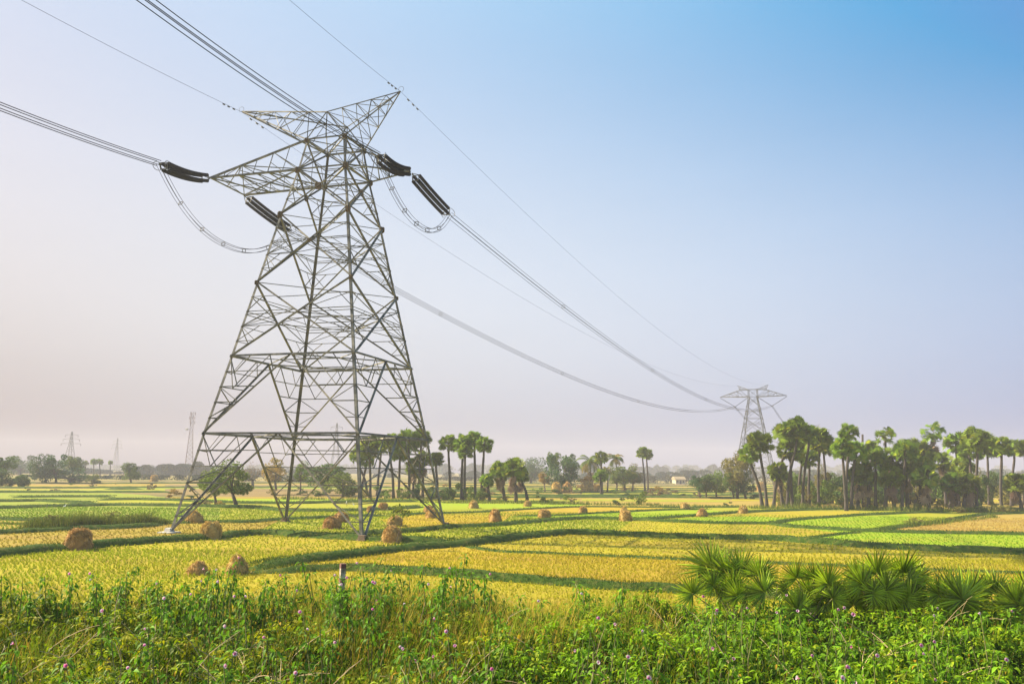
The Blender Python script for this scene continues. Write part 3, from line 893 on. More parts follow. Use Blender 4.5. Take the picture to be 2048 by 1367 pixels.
tag(hp, 'slender faint pylon seen through the middle of the near pylon', 'pylon')
hpylon(hp)
hp2 = copy_tree(hp); hp2.location = (at(137, 941, 640).x, 640, 0); hp2.scale = (1.35, 1.35, .92)
tag(hp2, 'faint pylon above the dark green trees near the left edge', 'pylon')
hp3 = copy_tree(hp); hp3.location = (at(230, 941, 860).x, 860, 0)
tag(hp3, 'faintest pylon between the far left palms and the flat topped tree', 'pylon')
# telecom mast
X0 = at(377, 941, 640).x
tm = empty('telecom_mast', (X0, 640, 0), 0.3)
tm.scale = (1.4, 1.4, 1)
tag(tm, 'hazy red and white lattice mast with antennas rising from the left tree line', 'mast')
redm = noisy('faded_mast_paint', [(0.3, (0.22, 0.15, 0.15)), (0.7, (0.32, 0.25, 0.25))], 0.3, .7)
H = (941 - 825) * pxm(640) + 6 - 3
for k in range(4):
    s = SG[k]; m = MB(); m.bar((s[0] * 2.2, s[1] * 2.2, 0), (s[0] * .8, s[1] * .8, H * .7), .17); m.bar((s[0] * .8, s[1] * .8, H * .7), (s[0] * .7, s[1] * .7, H), .16)
    m.build('leg', redm, tm)
m = MB()
zz = [H * i / 14 for i in range(15)]; hw = [2.2 - 1.4 * min(z / (H * .7), 1) - .1 * max(0, (z / H - .7) / .3) for z in zz]
for i in range(14):
    for k in range(4):
        k2 = (k + 1) % 4
        m.bar(corner(i, k, hw, zz), corner(i + 1, k2, hw, zz), .12); m.bar(corner(i, k2, hw, zz), corner(i + 1, k, hw, zz), .12); m.bar(corner(i, k, hw, zz), corner(i, k2, hw, zz), .12)
m.build('bracing', redm, tm)
for z, a0 in ((H - 1.2, 0), (H - 4.5, .5), (H - 8, .2)):
    for j in range(3):
        w = a0 + j * 2.09
        m = MB(); c = V3(1.5 * math.cos(w), 1.5 * math.sin(w), z)
        m.box(c, (.35, .35, 2.3), w); m.bar(V3(c.x * .5, c.y * .5, z), c, .1)
        m.build('panel_antenna', redm, tm)
m = MB(); c = V3(-2.2, -.6, H * .72)
m.tube([c, c + V3(0, -.35, 0)], [.9, .8], 12); m.bar(V3(-.8, -.6, H * .72), c, .12); m.build('dish_antenna', concrete, tm)

# ------------------------------------------------------------------ trees
def rv(rg, n):                       # random unit vectors
    v = rg.normal(size=(n, 3)); return v / np.linalg.norm(v, axis=1)[:, None]
def frames(dirs, rolls=None, rg=None):
    """rotation matrices whose +Y is dirs; +Z as near up as possible"""
    d = dirs / np.linalg.norm(dirs, axis=1)[:, None]
    upv = np.tile([0, 0, 1.0], (len(d), 1))
    x = np.cross(d, upv); ln = np.linalg.norm(x, axis=1); x[ln < .05] = [1, 0, 0]; x /= np.linalg.norm(x, axis=1)[:, None]
    z = np.cross(x, d)
    if rolls is not None:
        c, s = np.cos(rolls)[:, None], np.sin(rolls)[:, None]
        x, z = x * c + z * s, z * c - x * s
    return np.stack([x, d, z], -1)    # columns
def instance(TV, TF, pos, rot, scl, cols=None, tcol=None):
    """TV template verts, TF faces; pos (n,3), rot (n,3,3), scl (n,) or (n,3); cols (n,3); tcol (k,) multiplier per template vert"""
    TV = np.asarray(TV, float); TF = np.asarray(TF)
    n, k = len(pos), len(TV)
    s = np.asarray(scl, float)
    if s.ndim == 1: s = np.repeat(s[:, None], 3, 1)
    V = np.einsum('nij,nkj->nki', rot, TV[None] * s[:, None, :]) + np.asarray(pos)[:, None, :]
    F = TF[None] + (np.arange(n) * k)[:, None, None]
    C = None
    if cols is not None:
        C = np.repeat(np.asarray(cols)[:, None, :], k, 1)
        if tcol is not None: C = C * np.asarray(tcol)[None, :, None]
        C = C.reshape(-1, 3)
    return V.reshape(-1, 3), F.reshape(-1, TF.shape[1]), C
# fan leaf template: hub at origin, pointing +Y, blades in the XY plane, slightly pleated and cupped
def fan_template(nb=14, spread=2.3, w=0.13, cup=0.25, droop=0.25):
    V, F = [], []
    for i in range(nb):
        a = -spread + 2 * spread * i / (nb - 1)
        r = 1.0 * (1 - 0.22 * (abs(a) / spread) ** 2)
        d = np.array([math.sin(a), math.cos(a), 0]); p = np.array([math.cos(a), -math.sin(a), 0])
        zo = 0.03 * (-1) ** i
        m_ = d * r * .55 + np.array([0, 0, cup * .3 + zo])
        tp = d * r + np.array([0, 0, cup * .3 - droop * .5])
        o = len(V)
        V += [np.array([0, 0, 0.0]), m_ - p * w * r, tp, m_ + p * w * r + np.array([0, 0, .05])]
        F.append([o, o + 1, o + 2, o + 3])
    return np.array(V), np.array(F)
FT, FF = fan_template(12, 2.25, .135)
def palm_crown(seed, n=34, skirt=0, lean=0.0):
    """crown of a toddy palm, radius about 1 (hub at the origin)"""
    rg = np.random.default_rng(seed)
    el = np.arcsin(rg.uniform(-.8, .97, n)); azm = np.arange(n) * 2.399 + rg.uniform(-.3, .3, n)
    d = np.stack([np.cos(el) * np.cos(azm), np.cos(el) * np.sin(azm), np.sin(el)], -1)
    pet = rg.uniform(.5, .72, n)
    pos = d * pet[:, None]
    dd_ = d * .42 + rg.normal(0, .42, d.shape); dd_[:, 2] += .30; dd_ /= np.linalg.norm(dd_, axis=1)[:, None]
    rot = frames(dd_, rg.uniform(-.9, .9, n))
    base = np.array([[.14, .245, .026]]) * rg.uniform(.75, 1.5, (n, 1)) ** 1.5
    yl = rg.random(n) < .12
    base[yl] = base[yl] * [1.9, 1.4, 1.0]
    V, F, Cc_ = instance(FT, FF, pos, rot, rg.uniform(.33, .43, n), base)
    # petioles as thin strips
    pv, pf, pc = [], [], []
    for i in range(n):
        a = np.array([0, 0, 0.0]); b_ = pos[i]
        sd = np.cross(b_, [0, 0, 1]); sd = sd / (np.linalg.norm(sd) + 1e-6) * .018
        o = len(pv); pv += [a - sd, a + sd, b_ + sd, b_ - sd]; pf.append([o, o + 1, o + 2, o + 3]); pc += [(.10, .12, .03)] * 4
    V = np.vstack([V, pv]); F = np.vstack([F, np.array(pf) + len(Cc_)]); Cc_ = np.vstack([Cc_, pc])
    return np_mesh('crown', V, F, leaf_palm, Cc_)
def palm_skirt(seed, n=10):
    rg = np.random.default_rng(seed)
    azm = rg.uniform(0, 6.28, n); pos = np.stack([.16 * np.cos(azm), .16 * np.sin(azm), rg.uniform(-1.5, -.45, n)], -1)
    d = np.stack([np.cos(azm) * .55, np.sin(azm) * .55, -np.ones(n)], -1)
    base = np.array([[.36, .29, .30]]) * rg.uniform(.6, 1.4, (n, 1))
    V, F, Cc_ = instance(FT * [1, 1, 1], FF, pos, frames(d, rg.uniform(-1.2, 1.2, n)), rg.uniform(.35, .55, n), base)
    return np_mesh('dead_fronds', V, F, leaf_palm, Cc_)
CROWNS = [palm_crown(100 + i, 74) for i in range(5)]
SPARSE = [palm_crown(140 + i, 26) for i in range(2)]
SKIRTS = [palm_skirt(120 + i, 11) for i in range(3)]
LEAFT = np.array([[-.5, 0, 0], [0, -.28, .06], [.5, 0, 0], [0, .28, .06]]); LEAFF = np.array([[0, 1, 2, 3]])
random.seed(5)
def palm(cx, cyy, r, bx, by, label, group, sparse=False, skirt=False, Yoff=0.0, cut=False):
    """toddy palm: crown centre and radius and trunk foot as measured"""
    b0 = ground(bx, by)
    Y = b0.y
    c0 = at(cx, cyy, Y)
    c0.y = Y + random.uniform(-.6, .6)
    root = empty('palmyra_palm', b0)
    tag(root, label, 'palm tree', group)
    rc = r * pxm(Y) * 1.27
    top = c0 - b0
    ctrl = [V3(0, 0, -.1), V3(top.x * .45 * .6, top.y * .3, top.z * .4), V3(top.x * .9, top.y * .9, top.z * .8), top]
    if abs(top.x) < .5: ctrl[1].x += random.uniform(-.12, .12)
    S = smooth_path(ctrl, 1.0)
    n = len(S)
    m = MB()
    rad = [(.30 - .10 * i / n) * (1.45 if i == 0 else 1.15 if i == 1 else 1) * (0.94 + .12 * (i % 2)) for i in range(n)]
    m.tube(S, rad, 8)
    m.build('trunk', bark_palm, root, smooth=True)
    cm = (SPARSE if sparse else CROWNS)[random.randrange(2 if sparse else 5)]
    c = link('crown', cm, root, top, random.uniform(0, 6.28), (rc, rc, rc))
    if skirt:
        link('dead_fronds', SKIRTS[random.randrange(3)], root, top, random.uniform(0, 6.28), (rc * .9, rc * .9, rc * .95))
    return root
ORD = ['first', 'second', 'third', 'fourth', 'fifth', 'sixth', 'seventh', 'eighth', 'ninth', 'tenth', 'eleventh', 'twelfth', 'thirteenth', 'fourteenth', 'fifteenth', 'sixteenth', 'seventeenth', 'eighteenth', 'nineteenth', 'twentieth']
def ordn(i): return ORD[i] if i < 20 else 'twenty ' + ORD[i - 20] if i < 29 else 'thirtieth' if i == 29 else 'thirty ' + ORD[i - 30] if i < 39 else 'fortieth' if i == 39 else 'forty ' + ORD[i - 40]
# right grove: crown x, y, radius, foot x, y, sparse, skirt
RG = [(1500, 908, 21, 1525, 1014, 0, 0), (1521, 888, 24, 1534, 1015, 0, 0), (1575, 866, 25, 1547, 1014, 0, 0), (1559, 944, 20, 1566, 1014, 0, 1), (1594, 860, 24, 1574, 1015, 0, 0),
      (1580, 901, 24, 1585, 1014, 0, 0), (1617, 868, 20, 1605, 1014, 0, 0), (1620, 918, 19, 1619, 1013, 0, 0), (1636, 884, 26, 1638, 1012, 0, 0), (1647, 893, 20, 1654, 1008, 0, 0), (1607, 890, 20, 1597, 1010, 0, 0),
      (1700, 866, 19, 1692, 1019, 0, 0), (1687, 899, 22, 1693, 1021, 0, 0), (1711, 906, 23, 1703, 1018, 0, 0), (1716, 950, 23, 1716, 1017, 0, 1), (1744, 899, 17, 1738, 1012, 0, 0), (1770, 873, 21, 1772, 1014, 1, 0),
      (1753, 921, 25, 1752, 1018, 0, 0), (1735, 955, 18, 1737, 1017, 0, 1), (1778, 955, 23, 1770, 1019, 0, 1), (1788, 918, 22, 1789, 1018, 0, 1), (1809, 905, 23, 1804, 1020, 0, 0), (1827, 899, 22, 1816, 1010, 0, 0),
      (1843, 907, 24, 1832, 1012, 0, 1), (1866, 868, 22, 1853, 1012, 1, 1), (1812, 942, 20, 1815, 1019, 0, 1), (1849, 955, 24, 1858, 1021, 0, 1), (1840, 932, 20, 1841, 1020, 0, 0), (1909, 889, 23, 1918, 1014, 0, 0), (1886, 925, 20, 1893, 1014, 0, 1),
      (1953, 882, 27, 1954, 1022, 0, 0), (1976, 897, 23, 1979, 1010, 0, 0), (1907, 968, 22, 1913, 1021, 0, 1), (1937, 968, 23, 1927, 1022, 0, 1), (1940, 905, 22, 1946, 1018, 0, 0), (2003, 895, 21, 2003, 1021, 0, 0), (2026, 897, 18, 2023, 1012, 0, 0), (2034, 969, 21, 2044, 1024, 0, 1), (2050, 897, 17, 2056, 1016, 0, 0), (1925, 935, 20, 1900, 1016, 0, 0)]
RG.sort(key=lambda q: q[3])
for i, q in enumerate(RG):
    h_ = q[4] - q[1]
    look = 'short toddy palm' if h_ < 90 else 'tall toddy palm' if h_ > 135 else 'toddy palm'
    ex = ' with dead fronds' if q[6] else ' with thin crown' if q[5] else ' with round crown'
    palm(*q[:5], look + ex + ', ' + ordn(i) + ' trunk in right grove', 'toddy palms of the right grove', bool(q[5]), bool(q[6]))
# dead pole trunk
b0 = ground(1727, 1014); tp_ = at(1725, 868, b0.y) - b0
m = MB(); m.tube([V3(0, 0, 0), V3(tp_.x * .5, .1, tp_.z * .5), tp_], [.3, .24, .2], 8)
o = m.build('dead_palm_trunk', bark_palm, smooth=True); o.location = b0; tag(o, 'bare crownless palm trunk sticking up out of the right grove', 'dead tree')
MG = [(897, 888, 18, 900, 998, 0, 0), (926, 889, 19, 923, 999, 0, 0), (949, 880, 17, 950, 999, 0, 0), (968, 890, 17, 962, 1001, 0, 0), (872, 920, 15, 874, 997, 0, 0), (974, 961, 14, 979, 1003, 0, 1), (1001, 943, 20, 1009, 1003, 0, 1), (1028, 938, 22, 1032, 1005, 0, 1), (1042, 952, 15, 1055, 1001, 0, 1),
      (930, 905, 15, 929, 1000, 0, 0)]
MG.sort(key=lambda q: q[3])
for i, q in enumerate(MG):
    h_ = q[4] - q[1]
    palm(*q[:5], ('short stout toddy palm with dead fronds' if q[6] else 'slim toddy palm with a round crown') + ', ' + ordn(i) + ' trunk right of near pylon', 'toddy palms right of the near pylon', bool(q[5]), bool(q[6]))
TG = [(739, 897, 24, 740, 996, 0, 0), (715, 912, 15, 735, 992, 0, 0), (780, 888, 20, 787, 997, 0, 0), (762, 893, 18, 754, 991, 0, 0), (818, 884, 24, 818, 997, 0, 0), (842, 878, 19, 836, 997, 0, 0), (847, 920, 17, 845, 996, 0, 1), (800, 906, 19, 797, 996, 0, 0), (828, 935, 18, 826, 996, 0, 1), (732, 922, 15, 722, 992, 0, 0)]
TG.sort(key=lambda q: q[3])
for i, q in enumerate(TG):
    palm(*q[:5], 'toddy palm seen through the near pylon, ' + ordn(i) + ' trunk from the left', 'toddy palms behind the near pylon', bool(q[5]), bool(q[6]))
palm(1285, 906, 12, 1290, 983, 'left one of two slender palms standing close together alone', 'twin slender palms', False)
palm(1293, 909, 12, 1296, 982, 'right one of two slender palms standing close together alone', 'twin slender palms', False)
palm(1202, 917, 13, 1204, 988, 'toddy palm between the two coconut palms', 'palms by the big straw stacks')
palm(1201, 953, 14, 1203, 990, 'short toddy palm in front of the coconut palms', 'palms by the big straw stacks')
for i, (x, y, r) in enumerate(((171, 926, 5), (187, 924, 6.5), (199, 924, 6.5), (221, 925, 4.5), (157, 932, 6))):
    palm(x, y, r, x + (i % 3 - 1), 953, 'pale distant palm far across the left fields, ' + ordn(sorted([171, 187, 199, 221, 157]).index(x)) + ' from the left', 'distant palms at far left')

# coconut palms
def frond(rg, V, F, Cl, d, L, tone):
    """pinnate frond: arching rib with leaflets either side"""
    n = 12
    az_ = math.atan2(d[1], d[0]); el_ = d[2]
    p = np.zeros(3); ang_ = el_
    side = np.array([-math.sin(az_), math.cos(az_), 0])
    for i in range(n):
        st = L / n
        dr = np.array([math.cos(az_) * math.cos(ang_), math.sin(az_) * math.cos(ang_), math.sin(ang_)])
        q = p + dr * st
        ll = L * .30 * math.sin(math.pi * min(1, (i + 1.2) / (n + .6))) + .1
        for s in (-1, 1):
            tip = (p + q) / 2 + side * s * ll * .85 + dr * ll * .45 - np.array([0, 0, ll * .45])
            o = len(V); V += [p, q, tip]; F.append([o, o + 1, o + 2]); Cl += [tone * rg.uniform(.8, 1.25)] * 3
        p = q; ang_ -= 1.9 / n * (0.6 + i / n)
def coco_crown(seed):
    rg = np.random.default_rng(seed); V, F, Cl = [], [], []
    for i in range(20):
        el_ = rg.uniform(-.35, 1.25)
        tone = np.array([.11, .19, .03]) if rg.random() < .7 else np.array([.30, .28, .06])
        frond(rg, V, F, Cl, (math.cos(i * 2.4), math.sin(i * 2.4), el_), rg.uniform(.85, 1.1), tone)
    return np_mesh('crown', V, F, leaf_palm, np.array(Cl))
for i, (cx, cyy, r, bx, by, lab) in enumerate(((1179, 922, 25, 1180, 984, 'larger coconut palm with drooping feathery fronds left of the toddy palm'), (1230, 916, 20, 1233, 982, 'smaller coconut palm with feathery fronds above the round green trees'), (1212, 940, 14, 1214, 985, 'low coconut palm tucked behind the two taller ones'))):
    b0 = ground(bx, by); top = at(cx, cyy, b0.y) - b0
    root = empty('coconut_palm', b0); tag(root, lab, 'palm tree')
    m = MB(); S = smooth_path([V3(0, 0, 0), V3(.3, 0, top.z * .5), top], 1.2); m.tube(S, [.26 - .1 * k / len(S) for k in range(len(S))], 7); m.build('trunk', bark_palm, root, smooth=True)
    rc = r * pxm(b0.y) * 1.2
    link('crown', coco_crown(60 + i), root, top, 0, (rc, rc, rc))

# broadleaf trees
def broad_crown(seed, n=2600, clumps=16, leaf=.085, tone=(.06, .12, .022), tone2=None, flat=1.0, gap=.75):
    """foliage of unit radius centred on the origin: many leaf-size faces gathered in clumps"""
    rg = np.random.default_rng(seed)
    cd = rv(rg, clumps) * rg.uniform(.35, .78, clumps)[:, None] * [1, 1, flat]
    cd[:, 2] = np.where(cd[:, 2] < -.45, -.45 * rg.random(clumps), cd[:, 2])
    cr_ = rg.uniform(.22, .42, clumps)
    ci = rg.integers(0, clumps, n)
    u = rv(rg, n) * (rg.uniform(.35, 1, n) ** .5)[:, None]
    pos = cd[ci] + u * cr_[ci][:, None] * [1, 1, .8]
    d = rv(rg, n)
    tn = np.array(tone); tn2 = np.array(tone2 if tone2 is not None else (tone[0] * 1.9, tone[1] * 1.45, tone[2] * 1.1))
    mixv = (rg.random(clumps)[ci] * .55 + rg.random(n) * .45)[:, None]
    cols = 1.9 * (tn * (1 - mixv) + tn2 * mixv) * rg.uniform(.75, 1.25, (n, 1))
    V, F, Cl = instance(LEAFT, LEAFF, pos, frames(d, rg.uniform(0, 6.28, n)), rg.uniform(.7, 1.4, n) * leaf, cols)
    return np_mesh('crown', V, F, leaf_tree, Cl), cd
def limbs(m, cd, zbase, r0, spread):
    """trunk and limbs reaching into the clumps; crown centre at the origin"""
    fork = V3(0, 0, zbase * .45)
    m.tube([V3(0.03, 0, zbase), V3(-.02, .01, zbase * .7), fork], [r0 * 1.3, r0, r0 * .85], 8)
    for i, c in enumerate(cd[:9]):
        e = Vector(c) * .9
        mid = lerp(fork, e, .5) + V3(random.uniform(-.06, .06), random.uniform(-.06, .06), -.05)
        m.tube([fork, mid, e], [r0 * .55, r0 * .3, r0 * .08], 5)
TONES = {'dark': ((.035, .075, .022), (.07, .12, .03)), 'mid': ((.05, .10, .018), (.13, .19, .03)), 'olive': ((.09, .105, .03), (.20, .18, .06)), 'bluegreen': ((.03, .075, .035), (.06, .12, .045)), 'bare': ((.11, .09, .065), (.17, .13, .09)), 'autumn': ((.14, .13, .03), (.30, .20, .06))}
BC = {}
for i, (k, (t1, t2)) in enumerate(TONES.items()):
    for v in range(2):
        BC[(k, v)] = broad_crown(200 + i * 5 + v, 900 if k == 'bare' else 4200 if v == 0 else 3400, 22 if v == 0 else 16, .05 if k == 'bare' else .085, t1, t2)
BUSH = {k: broad_crown(300 + i, 900, 8, .13, *TONES[k])[0] for i, k in enumerate(('dark', 'mid', 'olive', 'autumn', 'bare'))}
tn_ = [0]
def tree(cx, cyy, rx, rz_, bx, by, kind, label, group=None, name='broadleaf_tree', Y=None):
    b0 = ground(bx, by)
    if Y: b0 = V3(at(bx, 941, Y).x, Y, 0)
    c0 = at(cx, cyy, b0.y) - b0
    tn_[0] += 1; v = tn_[0] % 2
    root = empty(name, b0); tag(root, label, 'tree', group)
    me, cd = BC[(kind, v)]
    a, c = rx * pxm(b0.y) * 1.45, rz_ * pxm(b0.y) * 1.4
    an = random.uniform(0, 6.28)
    m = MB()
    zb = -c0.z
    cdw = [V3(q[0] * math.cos(an) * a - q[1] * math.sin(an) * a, q[0] * math.sin(an) * a + q[1] * math.cos(an) * a, q[2] * c) for q in cd]
    fork = V3(-c0.x * .5, 0, max(zb * .5, -c * .7) if zb < -c * .75 else zb * .45)
    r0 = max(.12, a * .07)
    foot = V3(-c0.x, 0, zb - .1)
    m.tube([foot, lerp(foot, fork, .5) + V3(.06, 0, 0), fork], [r0 * 1.35, r0, r0 * .85], 8)
    for q in cdw[:10]:
        mid = lerp(fork, q, .5) + V3(random.uniform(-.1, .1) * a, 0, -.06 * c)
        m.tube([fork, mid, q * .95], [r0 * .55, r0 * .3, r0 * .06], 5)
        if kind == 'bare':
            for j in range(4):
                e = q * .9 + Vector(rv(rng, 1)[0]) * a * .35
                m.tube([lerp(fork, q, .6), e], [r0 * .16, r0 * .03], 4)
    t_o = m.build('trunk', bark, root, smooth=True); t_o.location = c0
    link('crown', me, root, c0, an, (a, a, c))
    return root
def bush(cx, by, w, h, kind, label, group='low bushes between the fields', Y=None):
    b0 = ground(cx, by)
    if Y: b0 = V3(at(cx, 941, Y).x, Y, 0)
    a, c = w / 2 * pxm(b0.y) * 1.3, h / 1.45 * pxm(b0.y)
    o = link('bush', BUSH[kind], None, b0 + V3(0, 0, c * .62), random.uniform(0, 6.28), (a, a, c))
    tag(o, label, 'bush', group)
    return o
tree(1125, 945, 31, 36, 1125, 984, 'bluegreen', 'big dense blue green tree between the large straw stacks')
tree(1108, 920, 13, 16, 1114, 983, 'mid', 'narrow tree crown rising at the left shoulder of the big blue green tree')
tree(1140, 925, 13, 18, 1138, 982, 'bluegreen', 'small tree crown rising behind the right shoulder of the big blue green tree')
tree(1249, 952, 22, 20, 1249, 983, 'mid', 'round green tree between the coconut palm and the olive brown tree')
tree(1268, 953, 16, 18, 1264, 983, 'olive', 'olive brown round tree next to the twin slender palms')
tree(1231, 955, 11, 13, 1235, 983, 'mid', 'small round tree directly under the right coconut palm')
tree(1180, 962, 16, 14, 1182, 984, 'autumn', 'yellowing tree below the larger coconut palm')
tree(1087, 955, 12, 13, 1090, 984, 'autumn', 'sparse orange brown tree left of the big straw stacks')
tree(1395, 967, 15, 17, 1400, 996, 'bluegreen', 'leftmost of three rounded trees left of the right grove', 'three rounded trees')
tree(1412, 968, 16, 18, 1412, 996, 'dark', 'middle one of three rounded trees left of the right grove', 'three rounded trees')
tree(1430, 967, 17, 20, 1433, 996, 'mid', 'rightmost of three rounded trees left of the right grove', 'three rounded trees')
tree(1472, 940, 25, 34, 1475, 997, 'olive', 'tall olive tree with a ragged crown at the left end of the right grove')
tree(1482, 966, 22, 26, 1492, 997, 'dark', 'dark leafy tree in front of the ragged olive tree')
tree(1460, 962, 14, 18, 1468, 997, 'mid', 'slim green tree left of the dark leafy tree by the right grove')
tree(455, 960, 36, 30, 474, 1014, 'mid', 'leafy tree on a low mound just behind the left pylon leg')
tree(425, 968, 24, 26, 432, 1008, 'mid', 'smaller leafy tree left of the mound tree behind the left pylon leg')
tree(602, 945, 15, 18, 600, 988, 'mid', 'green tree seen through the middle of the near pylon')
tree(652, 950, 38, 22, 648, 990, 'dark', 'wide flat topped dark tree seen between the pylon legs')
tree(548, 945, 22, 22, 552, 980, 'autumn', 'yellow brown thinly leaved tree behind the far pylon leg')
tree(505, 945, 28, 18, 505, 976, 'bare', 'grey brown bare crowned tree right of the mound tree')
tree(682, 970, 25, 20, 686, 994, 'mid', 'rounded green tree left of the front pylon leg')
tree(1062, 940, 24, 24, 1062, 965, 'bluegreen', 'large hazy tree behind the short toddy palms', Y=420)
tree(1050, 948, 16, 16, 1048, 966, 'bluegreen', 'hazy tree at the left foot of the large hazy one', Y=440)
tree(88, 938, 20, 28, 92, 966, 'bluegreen', 'leftmost dark tree of the hazy clump near the left edge')
tree(110, 930, 20, 22, 112, 966, 'bluegreen', 'tallest rounded tree of the hazy clump near the left edge')
tree(142, 926, 12, 14, 146, 965, 'mid', 'high narrow crown at the right of the hazy left clump')
tree(140, 950, 28, 16, 140, 966, 'bluegreen', 'low broad tree at the right foot of the hazy left clump')
tree(155, 928, 12, 14, 158, 962, 'dark', 'small hazy tree beside the distant left palms')
tree(8, 926, 20, 15, 2, 972, 'dark', 'broken topped tree cut by the left edge')
tree(-2, 955, 24, 18, -4, 973, 'dark', 'dark bushy tree low at the left edge')
tree(40, 930, 26, 20, 40, 960, 'bluegreen', 'pale hazy tree behind the left edge', Y=520)
tree(44, 962, 12, 13, 46, 974, 'dark', 'small dark rounded tree right of the left edge bushes')
tree(258, 934, 16, 10, 262, 966, 'dark', 'flat topped tree standing over the far left hedge')
tree(262, 948, 14, 12, 262, 966, 'mid', 'leafy undertree beneath the flat topped tree')
tree(186, 958, 12, 8, 186, 967, 'mid', 'single round shrub like tree in the far left fields')
tree(2046, 966, 18, 18, 2046, 1010, 'mid', 'green tree cut by the right edge behind the last palm')
for x, y, w, h, k in ((1277, 1009, 32, 30, 'mid'), (1238, 1010, 22, 16, 'dark'), (1080, 1004, 16, 14, 'dark'), (1094, 1006, 22, 14, 'mid'), (1134, 1000, 18, 14, 'mid'), (1145, 1003, 16, 10, 'bare'), (1456, 1012, 15, 10, 'dark'),
                      (885, 1000, 34, 26, 'mid'), (905, 1001, 34, 38, 'dark'), (935, 1001, 24, 30, 'mid'), (948, 1003, 30, 34, 'mid'), (966, 1003, 22, 30, 'dark'), (998, 1004, 20, 12, 'mid'), (1013, 1004, 20, 12, 'olive'),
                      (700, 994, 30, 20, 'mid'), (770, 998, 26, 22, 'mid'), (760, 996, 22, 26, 'dark'), (800, 998, 24, 24, 'mid'), (838, 999, 36, 34, 'dark'), (858, 1000, 26, 30, 'mid'), (725, 996, 22, 18, 'olive'), (640, 992, 24, 14, 'mid'), (815, 997, 20, 30, 'mid'),
                      (1592, 1012, 34, 40, 'mid'), (1563, 1012, 30, 34, 'olive'), (1628, 1010, 34, 44, 'dark'), (1664, 1009, 36, 52, 'mid'), (1655, 1008, 30, 40, 'dark'), (1684, 1010, 26, 34, 'olive'), (1605, 1008, 26, 34, 'dark'), (1733, 1014, 36, 26, 'olive'), (1690, 1018, 20, 16, 'autumn'),
                      (1724, 1008, 40, 50, 'dark'), (1765, 1008, 40, 50, 'mid'), (1800, 1008, 44, 50, 'dark'), (1835, 1008, 40, 46, 'olive'), (1870, 1009, 38, 44, 'bare'), (1905, 1012, 44, 60, 'dark'), (1935, 1012, 44, 66, 'mid'), (1962, 1014, 36, 66, 'dark'), (1988, 1014, 22, 30, 'olive'), (1740, 1006, 30, 24, 'bare'), (1880, 1020, 26, 20, 'olive'),
                      (1640, 1013, 26, 12, 'mid'), (1835, 1021, 20, 14, 'olive'), (1955, 1024, 36, 14, 'mid'), (2000, 1026, 40, 16, 'olive'), (1752, 1020, 26, 12, 'mid'), (1608, 1015, 30, 9, 'olive'), (2030, 1024, 30, 14, 'mid'), (1920, 1025, 30, 12, 'olive'),
                      (1320, 988, 18, 16, 'autumn'), (1340, 990, 30, 16, 'bare'), (1305, 984, 14, 10, 'mid'), (412, 1011, 26, 12, 'bare'), (440, 1012, 22, 12, 'autumn'), (1830, 1048, 30, 12, 'olive'), (1846, 1047, 26, 9, 'bare'), (1900, 1042, 24, 8, 'olive')):
    where = ('in the grassy edge below the twin palms' if 1230 < x < 1290 else 'under the palm clump right of the near pylon' if 870 < x < 1020 else 'among the trunks behind the near pylon' if 630 < x < 870 else 'in the undergrowth of the right grove' if x > 1550 and y < 1030
             else 'on the bund in the right fields' if x > 1800 else 'on the mound behind the left pylon leg' if x < 450 else 'in the open middle distance')
    tone = {'dark': 'dark green', 'mid': 'fresh green', 'olive': 'olive', 'bare': 'dry brown', 'autumn': 'yellowing'}[k]
    bush(x, y, w, h, k, tone + ' bush ' + where, 'bushes ' + where)
bush(45, 974, 22, 26, 'dark', 'dark bush at the far left field edge', None)
bush(20, 973, 34, 18, 'dark', 'low wide bush at the far left field edge', None)
for i in range(15):
    x = 1572 + 32 * i + random.uniform(-8, 8); k_ = ['mid', 'dark', 'olive', 'dark', 'bluegreen'][i % 5]
    tree(x, random.uniform(955, 978), random.uniform(15, 22), random.uniform(20, 28), x, random.uniform(1005, 1009), k_, {'dark': 'dark green', 'mid': 'fresh green', 'olive': 'olive', 'bluegreen': 'blue green'}[k_] + ' leafy understory tree between the palm trunks of the right grove', 'understory trees of the right grove')
for i in range(26):
    x = 1560 + 19 * i + random.uniform(-8, 8); k_ = random.choice(['mid', 'mid', 'olive', 'dark'])
    bush(x, random.uniform(1006, 1013), random.uniform(30, 46), random.uniform(30, 60), k_, {'dark': 'dark green', 'mid': 'fresh green', 'olive': 'olive'}[k_] + ' bush in the undergrowth of the right grove', 'bushes in the undergrowth of the right grove')
for x, y, w, h in ((72, 1056, 40, 22), (100, 1058, 44, 27), (132, 1057, 46, 22), (165, 1055, 44, 20), (198, 1053, 40, 24), (226, 1051, 44, 26), (256, 1050, 44, 20), (284, 1049, 38, 20), (308, 1048, 30, 14)):
    bush(x, y, w, h, 'olive' if x % 3 else 'mid', 'rank olive scrub clump on the bank between the left fields', 'scrub clumps on the left bank')
for i in range(70):
    x = random.choice([random.uniform(860, 1500), random.uniform(860, 1500), random.uniform(0, 820), random.uniform(1500, 2040)]); y = random.uniform(968, 999)
    if x < 330 and y > 985: y -= 14
    k_ = random.choice(['mid', 'olive', 'dark', 'bare', 'autumn'])
    sz = random.uniform(.4, 1) * (y - 950) * .55
    bush(x, y, sz * random.uniform(1, 1.8), sz * random.uniform(.5, 1.0), k_, 'small scrub bush dotted over the far plots', 'small scrub bushes dotted over the far plots')
# tall grass bank at left, as scattered tufts (see grass below)

